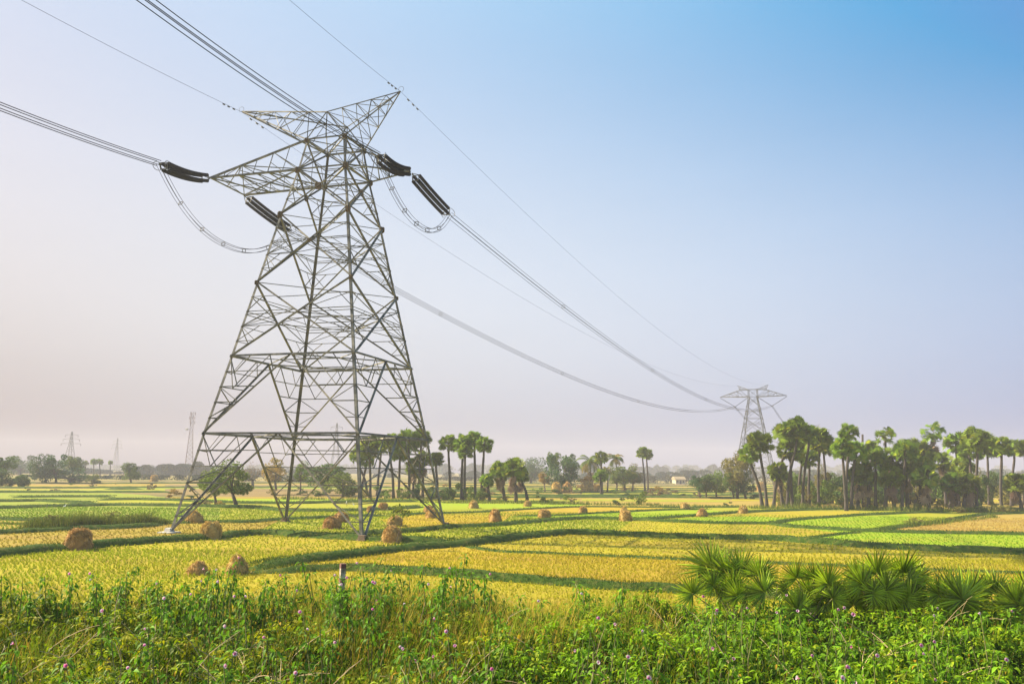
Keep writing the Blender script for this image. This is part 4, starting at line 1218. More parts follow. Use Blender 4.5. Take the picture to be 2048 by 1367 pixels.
# distant woods: masses of trees fading in the air
def wood(pts, Y, depth, n, name_label, seed, tone=(.04, .07, .03), q=1.1):
    """pts: skyline as (pixel x, pixel y of the tops)"""
    rg = np.random.default_rng(seed)
    xs = np.array([p[0] for p in pts], float); ys = np.array([p[1] for p in pts], float)
    u = rg.uniform(xs[0], xs[-1], n)
    # rounded crowns along the belt
    nc = int((xs[-1] - xs[0]) / 13)
    cx = np.sort(rg.uniform(xs[0], xs[-1], nc)); cw = rg.uniform(7, 15, nc); chh = rg.uniform(.7, 1.05, nc); cyd = rg.uniform(0, depth, nc)
    i = rg.integers(0, nc, n)
    uu = cx[i] + rg.normal(0, .42, n) * cw[i]
    topy = np.interp(cx[i], xs, ys)
    hor = 941 + .0125 * (uu - 1024)
    Htop = (hor - topy) * Y / FPX + 6
    fr = rg.uniform(0, 1, n)
    shape = np.sqrt(np.clip(1 - ((uu - cx[i]) / (cw[i] * 1.1)) ** 2, 0, 1))
    z = np.clip(Htop * chh[i] * (.18 + .82 * shape) * (1 - fr ** 2.2 * .95), .3, None)
    yy = Y + cyd[i] + rg.uniform(-4, 4, n)
    x = (uu - 1024) / FPX * Y * 1.012
    pos = np.stack([x, yy, z], -1)
    cols = np.array(tone)[None] * rg.uniform(.6, 1.5, (nc, 1))[i] * rg.uniform(.8, 1.25, (n, 1))
    V, F, Cl = instance(LEAFT, LEAFF, pos, frames(rv(rg, n), rg.uniform(0, 6, n)), rg.uniform(.8, 1.8, n) * q * Y / 500, cols)
    tag(link('distant_wood', np_mesh('distant_wood', V, F, wood_far, Cl)), name_label, 'trees', None, 'stuff')
wood([(-200, 938), (0, 935), (60, 928), (90, 938), (180, 941), (250, 946), (300, 932), (340, 927), (380, 928), (410, 935), (450, 936), (520, 935), (600, 938), (700, 936), (800, 940), (880, 930), (940, 925), (975, 922), (1000, 936), (1060, 930), (1090, 938), (1200, 930), (1260, 934), (1330, 932), (1380, 936), (1430, 930), (1500, 938), (1700, 940), (2100, 940), (2300, 940)],
     1020, 70, 46000, 'long blue grey belt of far trees behind the whole plain', 1, (.035, .06, .035))
wood([(-200, 922), (-20, 926), (20, 930), (70, 940), (120, 934), (180, 938), (240, 942), (290, 930), (420, 934), (520, 938), (640, 938), (760, 948), (870, 944), (960, 940), (1060, 938), (1100, 950), (1200, 946), (1300, 944), (1400, 940), (1500, 942), (1700, 940), (2200, 936)],
     600, 40, 50000, 'continuous hazy tree belt behind the far fields', 6, (.03, .055, .03), .9)
wood([(270, 940), (300, 930), (340, 926), (382, 922), (420, 934), (480, 942), (560, 946)], 540, 30, 16000, 'nearer hazy wood at the foot of the red and white mast', 2, (.03, .055, .025))
wood([(-200, 945), (80, 948), (160, 952), (250, 950), (330, 948), (480, 950), (640, 950)], 370, 15, 11000, 'low dark hedge along the far edge of the left fields', 3, (.03, .05, .02), .8)
wood([(860, 955), (1000, 950), (1100, 958), (1300, 952), (1340, 948), (1500, 954), (1700, 945), (2200, 945)], 480, 30, 18000, 'hazy scrub line behind the middle of the plain', 4, (.06, .065, .035), .8)
wood([(-200, 930), (300, 930), (900, 928), (1500, 930), (2250, 930)], 1480, 80, 26000, 'palest line of trees on the horizon', 5, (.04, .06, .04), 1.0)

# ------------------------------------------------------------------ haycocks
def haycock_mesh(seed, e1=.55, e2=.92, lean=0.0):
    rg = np.random.default_rng(seed)
    V, F, Cl = [], [], []
    nr, ns = 12, 22
    ph = rg.uniform(0, 6.28, 6)
    for i in range(nr + 1):
        tt = i / nr
        ang_ = tt * math.pi / 2
        for j in range(ns):
            w = 2 * math.pi * j / ns
            k = 1 + .10 * math.sin(2 * w + ph[0]) + .08 * math.sin(4 * w + ph[1] + 5 * tt) + rg.normal(0, .035)
            r = (math.cos(ang_) ** e1) * (1 - .06 * tt) * k * (1.0 if tt > .12 else .93)
            z = math.sin(ang_) ** e2 * (1 + .03 * math.sin(3 * w + ph[2]))
            V.append((r * math.cos(w) + lean * z, r * math.sin(w), z)); Cl.append(np.array([.50, .33, .13]) * rg.uniform(.75, 1.2))
    for i in range(nr):
        for j in range(ns):
            j2 = (j + 1) % ns
            F.append([i * ns + j, i * ns + j2, (i + 1) * ns + j2, (i + 1) * ns + j])
    V = np.array(V); Cl = np.array(Cl); F = np.array(F)
    # loose straw in sheaf-like tufts
    n = 2400
    tf = 150
    tw, tt = rg.uniform(0, 6.28, tf), rg.uniform(0, 1.0, tf) ** .8
    ti = rg.integers(0, tf, n)
    w = tw[ti] + rg.normal(0, .10, n); a = np.clip(tt[ti] + rg.normal(0, .05, n), 0, .99) * math.pi / 2
    r = np.cos(a) ** e1; z = np.sin(a) ** e2
    pos = np.stack([r * np.cos(w) + lean * z, r * np.sin(w), z], -1) * rg.uniform(.96, 1.09, (n, 1))
    lo_ = rg.random(n) < .16
    fr_ = rg.uniform(.95, 1.6, n); pos[lo_] = np.stack([fr_ * np.cos(w), fr_ * np.sin(w), rg.uniform(.02, .09, n)], -1)[lo_]
    d = np.stack([np.cos(w) * .6, np.sin(w) * .6, -.55 * np.ones(n)], -1) + rg.normal(0, .55, (n, 3)) * .8 + rv(rg, tf)[ti] * .5
    tone = np.array([.68, .46, .18])[None] * (rg.uniform(.5, 1.35, (tf, 1))[ti]) * rg.uniform(.7, 1.3, (n, 1))
    T = np.array([[-.011, 0, 0], [.011, 0, 0], [.008, 1, 0], [-.008, 1, 0]])
    V2, F2, C2 = instance(T, np.array([[0, 1, 2, 3]]), pos, frames(d, rg.uniform(0, 6, n)), np.stack([rg.uniform(1, 2.2, n), rg.uniform(.10, .24, n), np.ones(n)], -1), tone)
    V = np.vstack([V, V2]); F = np.vstack([F, F2 + len(Cl)]); Cl = np.vstack([Cl, C2])
    return np_mesh('haycock', V, F, straw_m, Cl)
HC = [haycock_mesh(400 + i, *q) for i, q in enumerate(((.55, .92, .05), (.75, 1.05, -.1), (.9, 1.1, .08), (.6, .8, .12), (1.0, 1.25, 0), (.5, 1.0, -.06)))]
HL = [(155, 1102, 54, 38, 'straw haycock on the dark bund near the left edge'), (420, 1080, 46, 31, 'straw haycock between the left and far pylon legs on the dark bund'), (388, 1047, 38, 22, 'straw haycock just right of the left pylon leg'),
      (663, 1058, 37, 21, 'front one of two touching haycocks left of the front pylon leg'), (681, 1045, 34, 18, 'back one of two touching haycocks left of the front pylon leg'), (784, 1087, 44, 30, 'largest haycock right of the front pylon leg beside the sapling stem'),
      (789, 1052, 34, 18, 'haycock behind the leaves of the sapling'), (741, 1024, 17, 11, 'small haycock behind the front pylon leg'), (766, 1020, 23, 13, 'small haycock above the sapling top'), (862, 1037, 27, 17, 'haycock showing through the right pylon leg, lower one'), (858, 1026, 22, 13, 'haycock showing through the right pylon leg, upper one'),
      (990, 1045, 29, 23, 'tall haycock in the golden field right of the near pylon'), (947, 1017, 21, 14, 'haycock below the slim toddy palms'), (1055, 1013, 18, 11, 'haycock below the short toddy palms'), (1089, 1037, 27, 16, 'haycock in the middle on the thin green bund'), (1166, 1028, 20, 14, 'haycock below the big straw stacks'),
      (1248, 1025, 18, 11, 'rear one of two haycocks below the round shrub'), (1252, 1042, 26, 18, 'front one of two haycocks below the round shrub'), (1370, 1019, 18, 12, 'haycock left of the dark clump in the middle right'), (1404, 1034, 24, 15, 'haycock on the bund below the three rounded trees'), (1486, 1027, 20, 14, 'haycock at the left foot of the right grove'),
      (308, 963, 16, 12, 'distant pale stack in front of the far left hedge'), (1521, 982, 18, 16, 'reddish stack seen between the first trunks of the right grove'),
      (395, 1160, 46, 24, 'left one of two brown haycocks sunk behind the flowering weeds'), (473, 1156, 50, 34, 'right one of two brown haycocks sunk behind the flowering weeds'),
      (1113, 986, 21, 19, 'left large straw stack under the big blue green tree'), (1134, 986, 24, 19, 'middle large straw stack under the big blue green tree'), (1175, 985, 29, 20, 'widest straw stack below the larger coconut palm'), (1193, 984, 20, 14, 'low straw stack right of the widest one')]
for i, (x, y, w, h, lab) in enumerate(HL):
    b0 = ground(x, y)
    if y > 1150: b0 = ground(x, 1152)
    a = w / 2 * pxm(b0.y); c = h * pxm(b0.y)
    far_ = 1100 < x < 1200 and y < 990
    tag(link('haycock' if not far_ else 'straw_stack', HC[(i * 5 + i // 6) % 6], None, b0 * (1 + a / b0.length) - V3(0, 0, .02), random.uniform(0, 6.28), (a * .88, a * random.uniform(.8, .94), c * 1.06)), lab, 'haystack', 'straw haycocks in the fields')

# small things in the fields
def egret(x, y, s, lab):
    b0 = ground(x, y); root = empty('egret', b0, random.uniform(0, 6.28)); tag(root, lab, 'bird', 'white birds in the fields'); root.scale = (s, s, s)
    wm = noisy('white_feathers', [(0.3, (.75, .75, .72)), (.7, (.82, .82, .8))], 5)
    m = MB()
    m.tube([V3(-.24, 0, .22), V3(-.12, 0, .27), V3(0, 0, .31), V3(.1, 0, .35), V3(.15, 0, .44), V3(.12, 0, .52), V3(.16, 0, .58), V3(.22, 0, .58), V3(.25, 0, .575)], [.015, .07, .1, .07, .035, .028, .035, .03, .012], 8)
    m.build('body', wm, root, smooth=True)
    m = MB(); m.tube([V3(.25, 0, .575), V3(.34, 0, .56)], [.012, .003], 5); m.build('bill', TONE_Y, root)
    for sy_ in (-1, 1):
        m = MB(); m.tube([V3(0, .03 * sy_, .24), V3(-.02, .035 * sy_, .12), V3(.01, .035 * sy_, 0), V3(.06, .035 * sy_, .005)], .01, 4); m.build('leg', insul, root)
TONE_Y = noisy('yellow_bill', [(0.3, (.5, .32, .03)), (.7, (.6, .4, .05))], 5)
egret(385, 1005, 1.5, 'white egret in the green strip behind the left pylon leg'); egret(693, 1013, 1.6, 'white egret standing left of the front pylon leg')
egret(707, 1012, 1.0, 'smaller white egret close to the front pylon leg'); egret(129, 1015.5, .9, 'tiny white egret in the left green field'); egret(1888, 1009, 1.3, 'white egret among the trunks of the right grove')
def house(x, y, Y, w, h, lab):
    b0 = V3(at(x, 941, Y).x, Y, 0); root = empty('house', b0, .2); tag(root, lab, 'house')
    wm = noisy('limewash', [(0.3, (.40, .35, .22)), (.7, (.5, .45, .3))], 1); rm = noisy('thatch', [(0.3, (.3, .22, .12)), (.7, (.4, .3, .18))], 2); dm = noisy('dark_opening', [(0.3, (.03, .03, .03)), (.7, (.05, .045, .04))], 2)
    m = MB(); m.box((0, 0, h / 2), (w, 5, h)); m.build('wall', wm, root)
    m = MB(); a, c = w / 2 + .5, 3.0
    m.add([(-a, -c, h), (a, -c, h), (a, c, h), (-a, c, h), (-a, 0, h + 1.5), (a, 0, h + 1.5)], [(0, 1, 5, 4), (2, 3, 4, 5), (0, 4, 3), (1, 2, 5), (0, 3, 2, 1)]); m.build('roof', rm, root)
    for xx in (-w * .3, w * .3):
        m = MB(); m.box((xx, -2.52, h * .55), (.9, .1, .9)); m.build('window', dm, root)
    m = MB(); m.box((0, -2.52, 1.0), (1.0, .1, 2.0)); m.build('door', dm, root)
house(1357, 960, 460, 5.5, 2.6, 'small pale walled house in the hazy middle distance'); house(559, 955, 420, 5, 2.8, 'small pale house glimpsed behind the near pylon')

# young sapling in front of the haycock
b0 = ground(789, 1099); top = at(801, 1018, b0.y) - b0
root = empty('sapling', b0); tag(root, 'thin stemmed sapling with broad yellow green leaves right of the front pylon leg', 'young tree')
m = MB(); S = smooth_path([V3(0, 0, 0), V3(.25, 0, top.z * .4), V3(.55, 0, top.z * .75), top], .3)
m.tube(S, [.035 - .018 * i / len(S) for i in range(len(S))], 6)
br = []
for i in range(7):
    a_ = i * 2.4; e = top + V3(.55 * math.cos(a_), .4 * math.sin(a_), random.uniform(-.45, .2)); br.append(e); m.tube([top * .93, (top + e) / 2, e], [.014, .01, .006], 5)
m.build('stem', bark, root)
rg = np.random.default_rng(9); n = 110
pos = np.array([list(br[i % 7]) for i in range(n)]) + rg.normal(0, .16, (n, 3)); d = rg.normal(0, .6, (n, 3)); d[:, 2] -= .35
V, F, Cl = instance(np.array([[0, 0, 0], [.28, .5, .05], [0, 1, -.1], [-.28, .5, .05]]), np.array([[0, 1, 2, 3]]), pos, frames(d, rg.uniform(-.6, .6, n)), rg.uniform(.2, .34, n), np.array([[.12, .17, .02]]) * rg.uniform(.6, 1.5, (n, 1)) * np.array([[1.1, 1, 1]]))
link('leaves', np_mesh('leaves', V, F, leaf_weed, Cl), root)

# ------------------------------------------------------------------ stubble and grass as ground cover
def inpoly(P, poly):
    x, y = P[:, 0], P[:, 1]; ins = np.zeros(len(P), bool); n = len(poly)
    for i in range(n):
        x1, y1 = poly[i]; x2, y2 = poly[(i + 1) % n]
        c = ((y1 > y) != (y2 > y)) & (x < (x2 - x1) * (y - y1) / (y2 - y1 + 1e-12) + x1)
        ins ^= c
    return ins
TONE = {'gold': ((.47, .44, .015), (.48, .35, .03)), 'gold2': ((.44, .44, .015), (.54, .38, .03)), 'yellow': ((.36, .44, .012), (.50, .41, .025)), 'olive': ((.26, .38, .012), (.42, .40, .02)),
        'bright': ((.20, .40, .008), (.32, .42, .015)), 'green': ((.19, .33, .015), (.28, .34, .025)), 'brown': ((.36, .30, .035), (.30, .25, .04)), 'tan': ((.52, .36, .09), (.48, .30, .08))}
BLT = np.array([[-.5, 0, 0], [.5, 0, 0], [0.15, 0, 1.0]]); BLF = np.array([[0, 1, 2]])
def stubble(y0, y1, sp, h, w, nb, seed, keep=None):
    rg = np.random.default_rng(seed)
    k = .66
    ys = np.arange(y0, y1, sp)
    pts = []
    for y in ys:
        xs_ = np.arange(-k * y - 2, k * y + 2, sp)
        pts.append(np.stack([xs_, np.full(len(xs_), y)], -1))
    P = np.vstack(pts)
    ca, sa = math.cos(.42), math.sin(.42)
    P = P + rg.normal(0, sp * .16, P.shape)
    tone = np.full((len(P), 2, 3), np.nan)
    for poly, tn in FIELDS:
        if tn is None: continue
        ii = inpoly(P, poly)
        tone[ii] = np.array(TONE[tn])
    ok = ~np.isnan(tone[:, 0, 0])
    gapn = np.sin(P[:, 0] * .35 + 2 * np.sin(P[:, 1] * .21)) * np.sin(P[:, 1] * .5 + P[:, 0] * .13)
    ok &= rg.random(len(P)) < (.82 - .22 * (gapn > .45))
    P = P[ok]; tone = tone[ok]
    n = len(P)
    P = np.repeat(P, nb, 0); tone = np.repeat(tone, nb, 0); N_ = len(P)
    mixv = np.repeat(rg.random(n), nb)[:, None] * .7 + rg.random((N_, 1)) * .3
    patchn = (.5 + .5 * np.sin(P[:, 0] * .17 + 3 * np.sin(P[:, 1] * .13)) * np.cos(P[:, 1] * .29 - P[:, 0] * .07))[:, None]
    cols = tone[:, 0] * (1 - mixv * patchn) + tone[:, 1] * mixv * patchn
    cols *= rg.uniform(.75, 1.15, (N_, 1)) * np.repeat(rg.uniform(.72, 1.2, n), nb)[:, None]
    pos = np.column_stack([P + rg.normal(0, sp * .09, P.shape), np.full(N_, .02)])
    th = rg.uniform(0, 6.28, N_); tilt = rg.normal(0, .28, (N_, 2))
    c, s = np.cos(th), np.sin(th); z_ = np.zeros(N_)
    rot = np.stack([np.stack([c, -s, tilt[:, 0]], -1), np.stack([s, c, tilt[:, 1]], -1), np.stack([z_, z_, np.ones(N_)], -1)], 1)
    V, F, Cl = instance(BLT, BLF, pos, rot, np.stack([rg.uniform(.7, 1.4, N_) * w, np.ones(N_), rg.uniform(.6, 1.3, N_) * h], -1), cols)
    return V, F, Cl
V, F, Cl = stubble(23, 62, .28, .19, .05, 6, 11)
tag(link('rice_stubble', np_mesh('rice_stubble', V, F, grass_m, Cl)), 'yellow green rice stubble covering the nearest paddies', 'stubble', None, 'stuff')
V, F, Cl = stubble(62, 125, .5, .17, .10, 4, 12)
tag(link('rice_stubble', np_mesh('rice_stubble', V, F, grass_m, Cl)), 'rice stubble and young crop covering the paddies round the pylon', 'stubble', None, 'stuff')
# turf on the bunds
rg = np.random.default_rng(21)
PV = []
for S, h, w in BUNDW:
    for i in range(len(S) - 1):
        Y = S[i].y
        if Y > 190 or Y < 20 or abs(S[i].x) > .7 * Y: continue
        L_ = (S[i + 1] - S[i]).length
        q = 130 if Y < 60 else 60 if Y < 100 else 26
        n = int(L_ * q * w)
        d = (S[i + 1] - S[i]).normalized(); nr = V3(-d.y, d.x, 0)
        tt = rg.random(n); a = rg.uniform(-.95, .95, n)
        base = np.array(S[i])[None] + np.array(S[i + 1] - S[i])[None] * tt[:, None] + np.array(nr)[None] * (a * w)[:, None]
        base[:, 2] = h * np.clip(1.15 - a ** 2, 0, .9)
        PV.append(np.column_stack([base, np.full(n, 1.0 if Y < 60 else 1.6 if Y < 100 else 2.4), a]))
PV = np.vstack(PV); n = len(PV)
th = rg.uniform(0, 6.28, n); tilt = rg.normal(0, .4, (n, 2)); c, s = np.cos(th), np.sin(th); z_ = np.zeros(n)
rot = np.stack([np.stack([c, -s, tilt[:, 0]], -1), np.stack([s, c, tilt[:, 1]], -1), np.stack([z_, z_, np.ones(n)], -1)], 1)
pn = (.5 + .5 * np.sin(PV[:, 0] * .5 + 2 * np.sin(PV[:, 1] * .3)))[:, None] * rg.random((n, 1))
cols = (np.array([[.03, .085, .008]]) * (1 - pn) + np.array([[.13, .16, .02]]) * pn) * rg.uniform(.7, 1.3, (n, 1))  # green blades, colour deepened so the bund sides look shaded
V, F, Cl = instance(BLT, BLF, PV[:, :3], rot, np.stack([.035 * PV[:, 3], np.ones(n), rg.uniform(.08, .22, n)], -1), cols)
tag(link('bund_grass', np_mesh('bund_grass', V, F, grass_m, Cl)), 'dark green grass growing along the bunds between paddies', 'grass', None, 'stuff')
# tall grass bank at left, edge weeds by the groves
def tufts(lines, dens, hgt, tone, label, seed, w=.06):
    rg = np.random.default_rng(seed); B = []
    for (x0, y0), (x1, y1), width, hh in lines:
        a, b_ = ground(x0, y0), ground(x1, y1); L_ = (b_ - a).length; n = int(L_ * width * dens)
        tt = rg.random(n); off = rg.normal(0, width * .4, n)
        bump_ = .55 + .45 * np.sin(tt * L_ * .35 + x0) * np.sin(tt * L_ * .13 + 1)
        B.append(np.column_stack([a.x + (b_.x - a.x) * tt, a.y + (b_.y - a.y) * tt + off, np.zeros(n), hh * (.55 + .6 * bump_) * rg.uniform(.5, 1.15, n) * np.exp(-(off / width) ** 2)]))
    B = np.vstack(B); n = len(B)
    th = rg.uniform(0, 6.28, n); tilt = rg.normal(0, .22, (n, 2)); c, s = np.cos(th), np.sin(th); z_ = np.zeros(n)
    rot = np.stack([np.stack([c, -s, tilt[:, 0]], -1), np.stack([s, c, tilt[:, 1]], -1), np.stack([z_, z_, np.ones(n)], -1)], 1)
    mx_ = rg.random((n, 1))
    cols = (np.array([tone[0]]) * (1 - mx_) + np.array([tone[1]]) * mx_) * rg.uniform(.7, 1.3, (n, 1))
    V, F, Cl = instance(BLT, BLF, B[:, :3], rot, np.stack([np.full(n, w), np.ones(n), B[:, 3]], -1), cols)
    tag(link('tall_grass', np_mesh('tall_grass', V, F, grass_m, Cl)), label, 'grass', None, 'stuff')
tufts([((55, 1060), (165, 1057), 3.2, 2.0), ((120, 1057), (200, 1055), 3.0, 1.4), ((180, 1055), (300, 1050), 3.0, 1.9), ((260, 1051), (335, 1048), 2.2, 1.1), ((-40, 1046), (80, 1050), 1.5, .4)], 110, 1, ((.08, .15, .015), (.20, .20, .04)), 'rank olive grass bank between the left fields', 31, .08)
tufts([((840, 1005), (1100, 1007), 3.5, .9), ((1080, 1008), (1320, 1010), 3.5, .8), ((1300, 1012), (1500, 1013), 3, .6), ((1500, 1016), (1720, 1019), 4, 1.2), ((1700, 1019), (2080, 1026), 4, 1.4), ((560, 998), (860, 1001), 3, .9), ((1840, 1052), (1990, 1034), 2, .7), ((1811, 1054), (1850, 1049), 2, .9)], 9, 1, ((.10, .17, .02), (.24, .26, .04)), 'weedy green verge along the feet of the palms', 32, .16)

# ------------------------------------------------------------------ foreground growth on the embankment
rg = np.random.default_rng(77)
# a drooping leaf: hangs from its stalk at the origin, tip down; 3 cross-sections
LFV = np.array([[0, 0, 0], [.17, .28, .10], [-.17, .28, .10], [.20, .55, .02], [-.20, .55, .02], [0, 1.0, -.28], [0, .3, .03], [0, .58, -.05]])
LFF = np.array([[0, 1, 6, 6], [0, 6, 2, 2], [1, 3, 7, 6], [6, 7, 4, 2], [3, 5, 7, 7], [7, 5, 4, 4]])
LFF = np.array([[0, 1, 6], [0, 6, 2], [1, 3, 7], [1, 7, 6], [6, 7, 4], [6, 4, 2], [3, 5, 7], [7, 5, 4]])
LFT = np.array([1, 1, 1, 1, 1, 1.05, .85, .85])
def weed_shoot(rg, h, nl=26, size=.115, base=(0.16, .34, .02), low=(.05, .13, .012), spread=.09):
    """leaves of one upright shoot of height h: position, direction, size, colour"""
    t = rg.uniform(.12, 1, nl) ** .75
    t[:6] = rg.uniform(.93, 1.0, 6)
    azm = np.arange(nl) * 2.4 + rg.uniform(-.5, .5, nl)
    bend = rg.normal(0, .10, 2)
    pos = np.stack([bend[0] * t ** 2 * h, bend[1] * t ** 2 * h, t * h], -1)
    out = np.stack([np.cos(azm), np.sin(azm), np.zeros(nl)], -1)
    pos = pos + out * rg.uniform(.02, spread, nl)[:, None] * (1.3 - t * .8)[:, None]
    d = out * rg.uniform(.35, 1, (nl, 1)); d[:, 2] = rg.uniform(-1.1, -.15, nl)
    d[:6, 2] = rg.uniform(-.35, .4, 6)
    m_ = (t ** 3.4)[:, None]  # fresh leaves lighter at the tip; lower ones darkened as painted shade in gaps
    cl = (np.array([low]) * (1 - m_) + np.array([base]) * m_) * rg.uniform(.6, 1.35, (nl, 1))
    s = size * rg.uniform(.6, 1.15, nl) * (1 - .25 * t)
    return pos, d, s, cl, bend
def px_of(x, y, z):
    d = np.array([x, y, z - CAMZ]); yc = cp * d[1] + sp * d[2]; zc = -sp * d[1] + cp * d[2]
    u, v = FPX * d[0] / yc, -FPX * zc / yc
    return 1024 + cr * u - sr * v, 683.5 + sr * u + cr * v
# how tall the weeds stand across the shelf (metres) and how leafy or grassy the patch is
def leafiness(u):   # along the photograph's width: right half is leafy, the left is mixed with grass
    return np.interp(u, [0, 300, 600, 800, 1000, 1150, 1300, 2048], [.6, .55, .52, .52, .62, .88, 1, 1])
P_, D_, S_, C_ = [], [], [], []
stems = MB()
nshoot = 0
while nshoot < 4300:
    y = 8.0 + 9.6 * rg.random() ** .85
    x = rg.uniform(-.68, .68) * y
    u = 1024 + x / y * FPX
    if rg.random() > leafiness(u) * (1 if y < 14.5 else .8): continue
    g = emb(x, y)
    cn = math.sin(x * 1.9 + 2 * math.sin(y * 1.1)) * math.sin(y * 1.7 + x * .6)
    if rg.random() > .62 + .38 * cn: continue
    h = rg.uniform(.45, .9) * .88 + .20 * cn
    if y < 11: h *= .9
    if 1330 < u < 2048 and y > 14: h *= .8 if y < 15.4 else .7
    if 1100 < u < 1330 and y > 14: h *= .8
    if 620 < u < 1100 and y > 13.5: h *= .85
    h = max(.28, h)
    fresh = rg.random()
    bs = (.27, .47, .008) if fresh < .55 else (.42, .54, .015) if fresh < .8 else (.13, .27, .008)
    if u < 1000: bs = tuple(np.array(bs) * [1.15, .88, 1])
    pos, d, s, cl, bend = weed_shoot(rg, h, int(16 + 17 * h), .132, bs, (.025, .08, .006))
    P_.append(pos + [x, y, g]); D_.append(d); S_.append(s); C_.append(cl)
    if nshoot % 2 == 0:
        stems.tube([V3(x, y, g - .05), V3(x + bend[0] * .25 * h, y + bend[1] * .25 * h, g + h * .5), V3(x + bend[0] * h, y + bend[1] * h, g + h * .98)], [.008, .006, .004], 3, cap=False)
    nshoot += 1
P_ = np.vstack(P_); D_ = np.vstack(D_); S_ = np.hstack(S_); C_ = np.vstack(C_)
yl = rg.random(len(P_)) < .012
C_[yl] = np.array([.62, .40, .03]) * rg.uniform(.7, 1.1, (yl.sum(), 1))
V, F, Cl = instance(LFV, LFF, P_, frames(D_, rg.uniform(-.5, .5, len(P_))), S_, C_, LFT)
tag(link('leafy_weeds', np_mesh('leafy_weeds', V, F, leaf_weed, Cl)), 'dense bright green leafy weeds filling the foreground embankment', 'weeds', None, 'stuff')
stem_m = noisy('green_stem', [(.3, (.09, .12, .03)), (.7, (.2, .18, .07))], 8)
o = stems.build('weed_stems', stem_m); tag(o, 'thin stalks between the leafy foreground weeds', 'weeds', None, 'stuff')
# grass through the weeds: three-segment bent blades
n = 95000
y = 7.5 + 14.5 * rg.random(n) ** .8; x = rg.uniform(-.68, .68, n) * y; u = 1024 + x / y * FPX
keep = rg.random(n) < np.interp(u, [0, 500, 900, 1150, 1300, 1420, 2048], [.85, 1, 1, .75, .55, .25, .22])
x, y, u = x[keep], y[keep], u[keep]; n = len(x)
g = np.array([emb(a, b_) for a, b_ in zip(x, y)])
BT = np.array([[-.5, 0, 0], [.5, 0, 0], [-.42, .12, .4], [.42, .12, .4], [-.25, .38, .75], [.25, .38, .75], [0, .75, .95]])
BF = np.array([[0, 1, 3], [0, 3, 2], [2, 3, 5], [2, 5, 4], [4, 5, 6]])
th = rg.uniform(0, 6.28, n); c, s = np.cos(th), np.sin(th); z_ = np.zeros(n); o_ = np.ones(n)
rot = np.stack([np.stack([c, -s, z_], -1), np.stack([s, c, z_], -1), np.stack([z_, z_, o_], -1)], 1)
hh = rg.uniform(.3, .8, n) * np.where((u > 560) & (u < 1300) & (y > 12.5), 1.0, .95)
hh *= np.where((u > 620) & (u < 1330) & (y > 13) & (y < 18), 1.3, 1)
hh *= np.where(y > 18, .8, 1)
gold = np.interp(u, [0, 450, 650, 1000, 1350, 1500], [.28, .3, .34, .38, .34, .1]) * np.interp(y, [8, 12, 14, 20], [.45, .6, 1.2, 1.4])
gi = (rg.random(n) < gold)[:, None]
cols = np.where(gi, np.array([[.58, .46, .08]]), np.array([[.24, .33, .015]])) * rg.uniform(.6, 1.35, (n, 1)) * np.where(rg.random((n, 1)) < .3, np.array([[1.35, 1, 1]]), np.array([[.95, 1, 1]]))
V, F, Cl = instance(BT, BF, np.column_stack([x, y, g - .02]), rot, np.stack([np.full(n, .011), hh * rg.uniform(.3, .9, n), hh], -1), cols)
tag(link('wild_grass', np_mesh('wild_grass', V, F, grass_m, Cl)), 'olive and straw coloured grass tangled through the foreground weeds', 'grass', None, 'stuff')
# small leaf scrub: fine foliage filling between
n = 60000
y = 8 + 13 * rg.random(n) ** .85; x = rg.uniform(-.68, .68, n) * y; u = 1024 + x / y * FPX
g = np.array([emb(a, b_) for a, b_ in zip(x, y)])
cl_h = .26 + .3 * (.5 + .5 * np.sin(x * 2.1 + 1.3 * np.sin(y * 1.7))) * (.5 + .5 * np.sin(y * 2.3 + x))
z = g + cl_h * rg.uniform(.2, 1.15, n)
gold = rg.random(n) < np.interp(u, [0, 500, 700, 1100, 1400, 1500], [.2, .22, .28, .3, .15, .05]) * np.interp(y, [8, 13, 15, 20], [.5, .8, 1.4, 1.5])
cols = np.where(gold[:, None], np.array([[.58, .46, .07]]), np.array([[.08, .17, .014]])) * rg.uniform(.5, 1.6, (n, 1))
V, F, Cl = instance(LEAFT, LEAFF, np.column_stack([x, y, z]), frames(rv(rg, n), rg.uniform(0, 6, n)), rg.uniform(.03, .065, n), cols)
tag(link('low_scrub', np_mesh('low_scrub', V, F, leaf_weed, Cl)), 'fine leaved low scrub under the foreground weeds', 'undergrowth', None, 'stuff')

# dry stalks
def stalk(pts, r):
    m = MB(); m.tube(pts, r, 4, cap=False); return m
dry_m = noisy('dry_stalk', [(.3, (.30, .22, .12)), (.7, (.50, .38, .22))], 6)
ds = MB()
for i in range(240):
    y = rg.uniform(9, 16.5); x = rg.uniform(-.66, .66) * y
    if i >= 130: u0 = rg.choice([340, 560, 30, 1150, 880, 480]); y = rg.uniform(10, 13); x = (u0 + rg.normal(0, 45) - 1024) / FPX * y
    g = emb(x, y) + .25; L_ = rg.uniform(.5, 1.2); a_ = rg.uniform(0, 6.28); le = rg.uniform(.3, 1.0)
    p = V3(x, y, g); pts = [p]; v_ = V3(math.cos(a_) * le, math.sin(a_) * le, .9).normalized()
    for k in range(5):
        v_ = (v_ + V3(rg.normal(0, .12), rg.normal(0, .12), -.10 - .05 * le)).normalized(); pts.append(pts[-1] + v_ * L_ / 5)
    ds.tube(pts, [.0065, .006, .0055, .005, .004, .003], 4, cap=False)
    if rg.random() < .5:
        q = pts[3]; w_ = (v_ + V3(rg.normal(0, .7), rg.normal(0, .7), .2)).normalized(); ds.tube([q, q + w_ * L_ * .2, q + w_ * L_ * .35 - V3(0, 0, .04)], [.004, .003, .002], 3, cap=False)
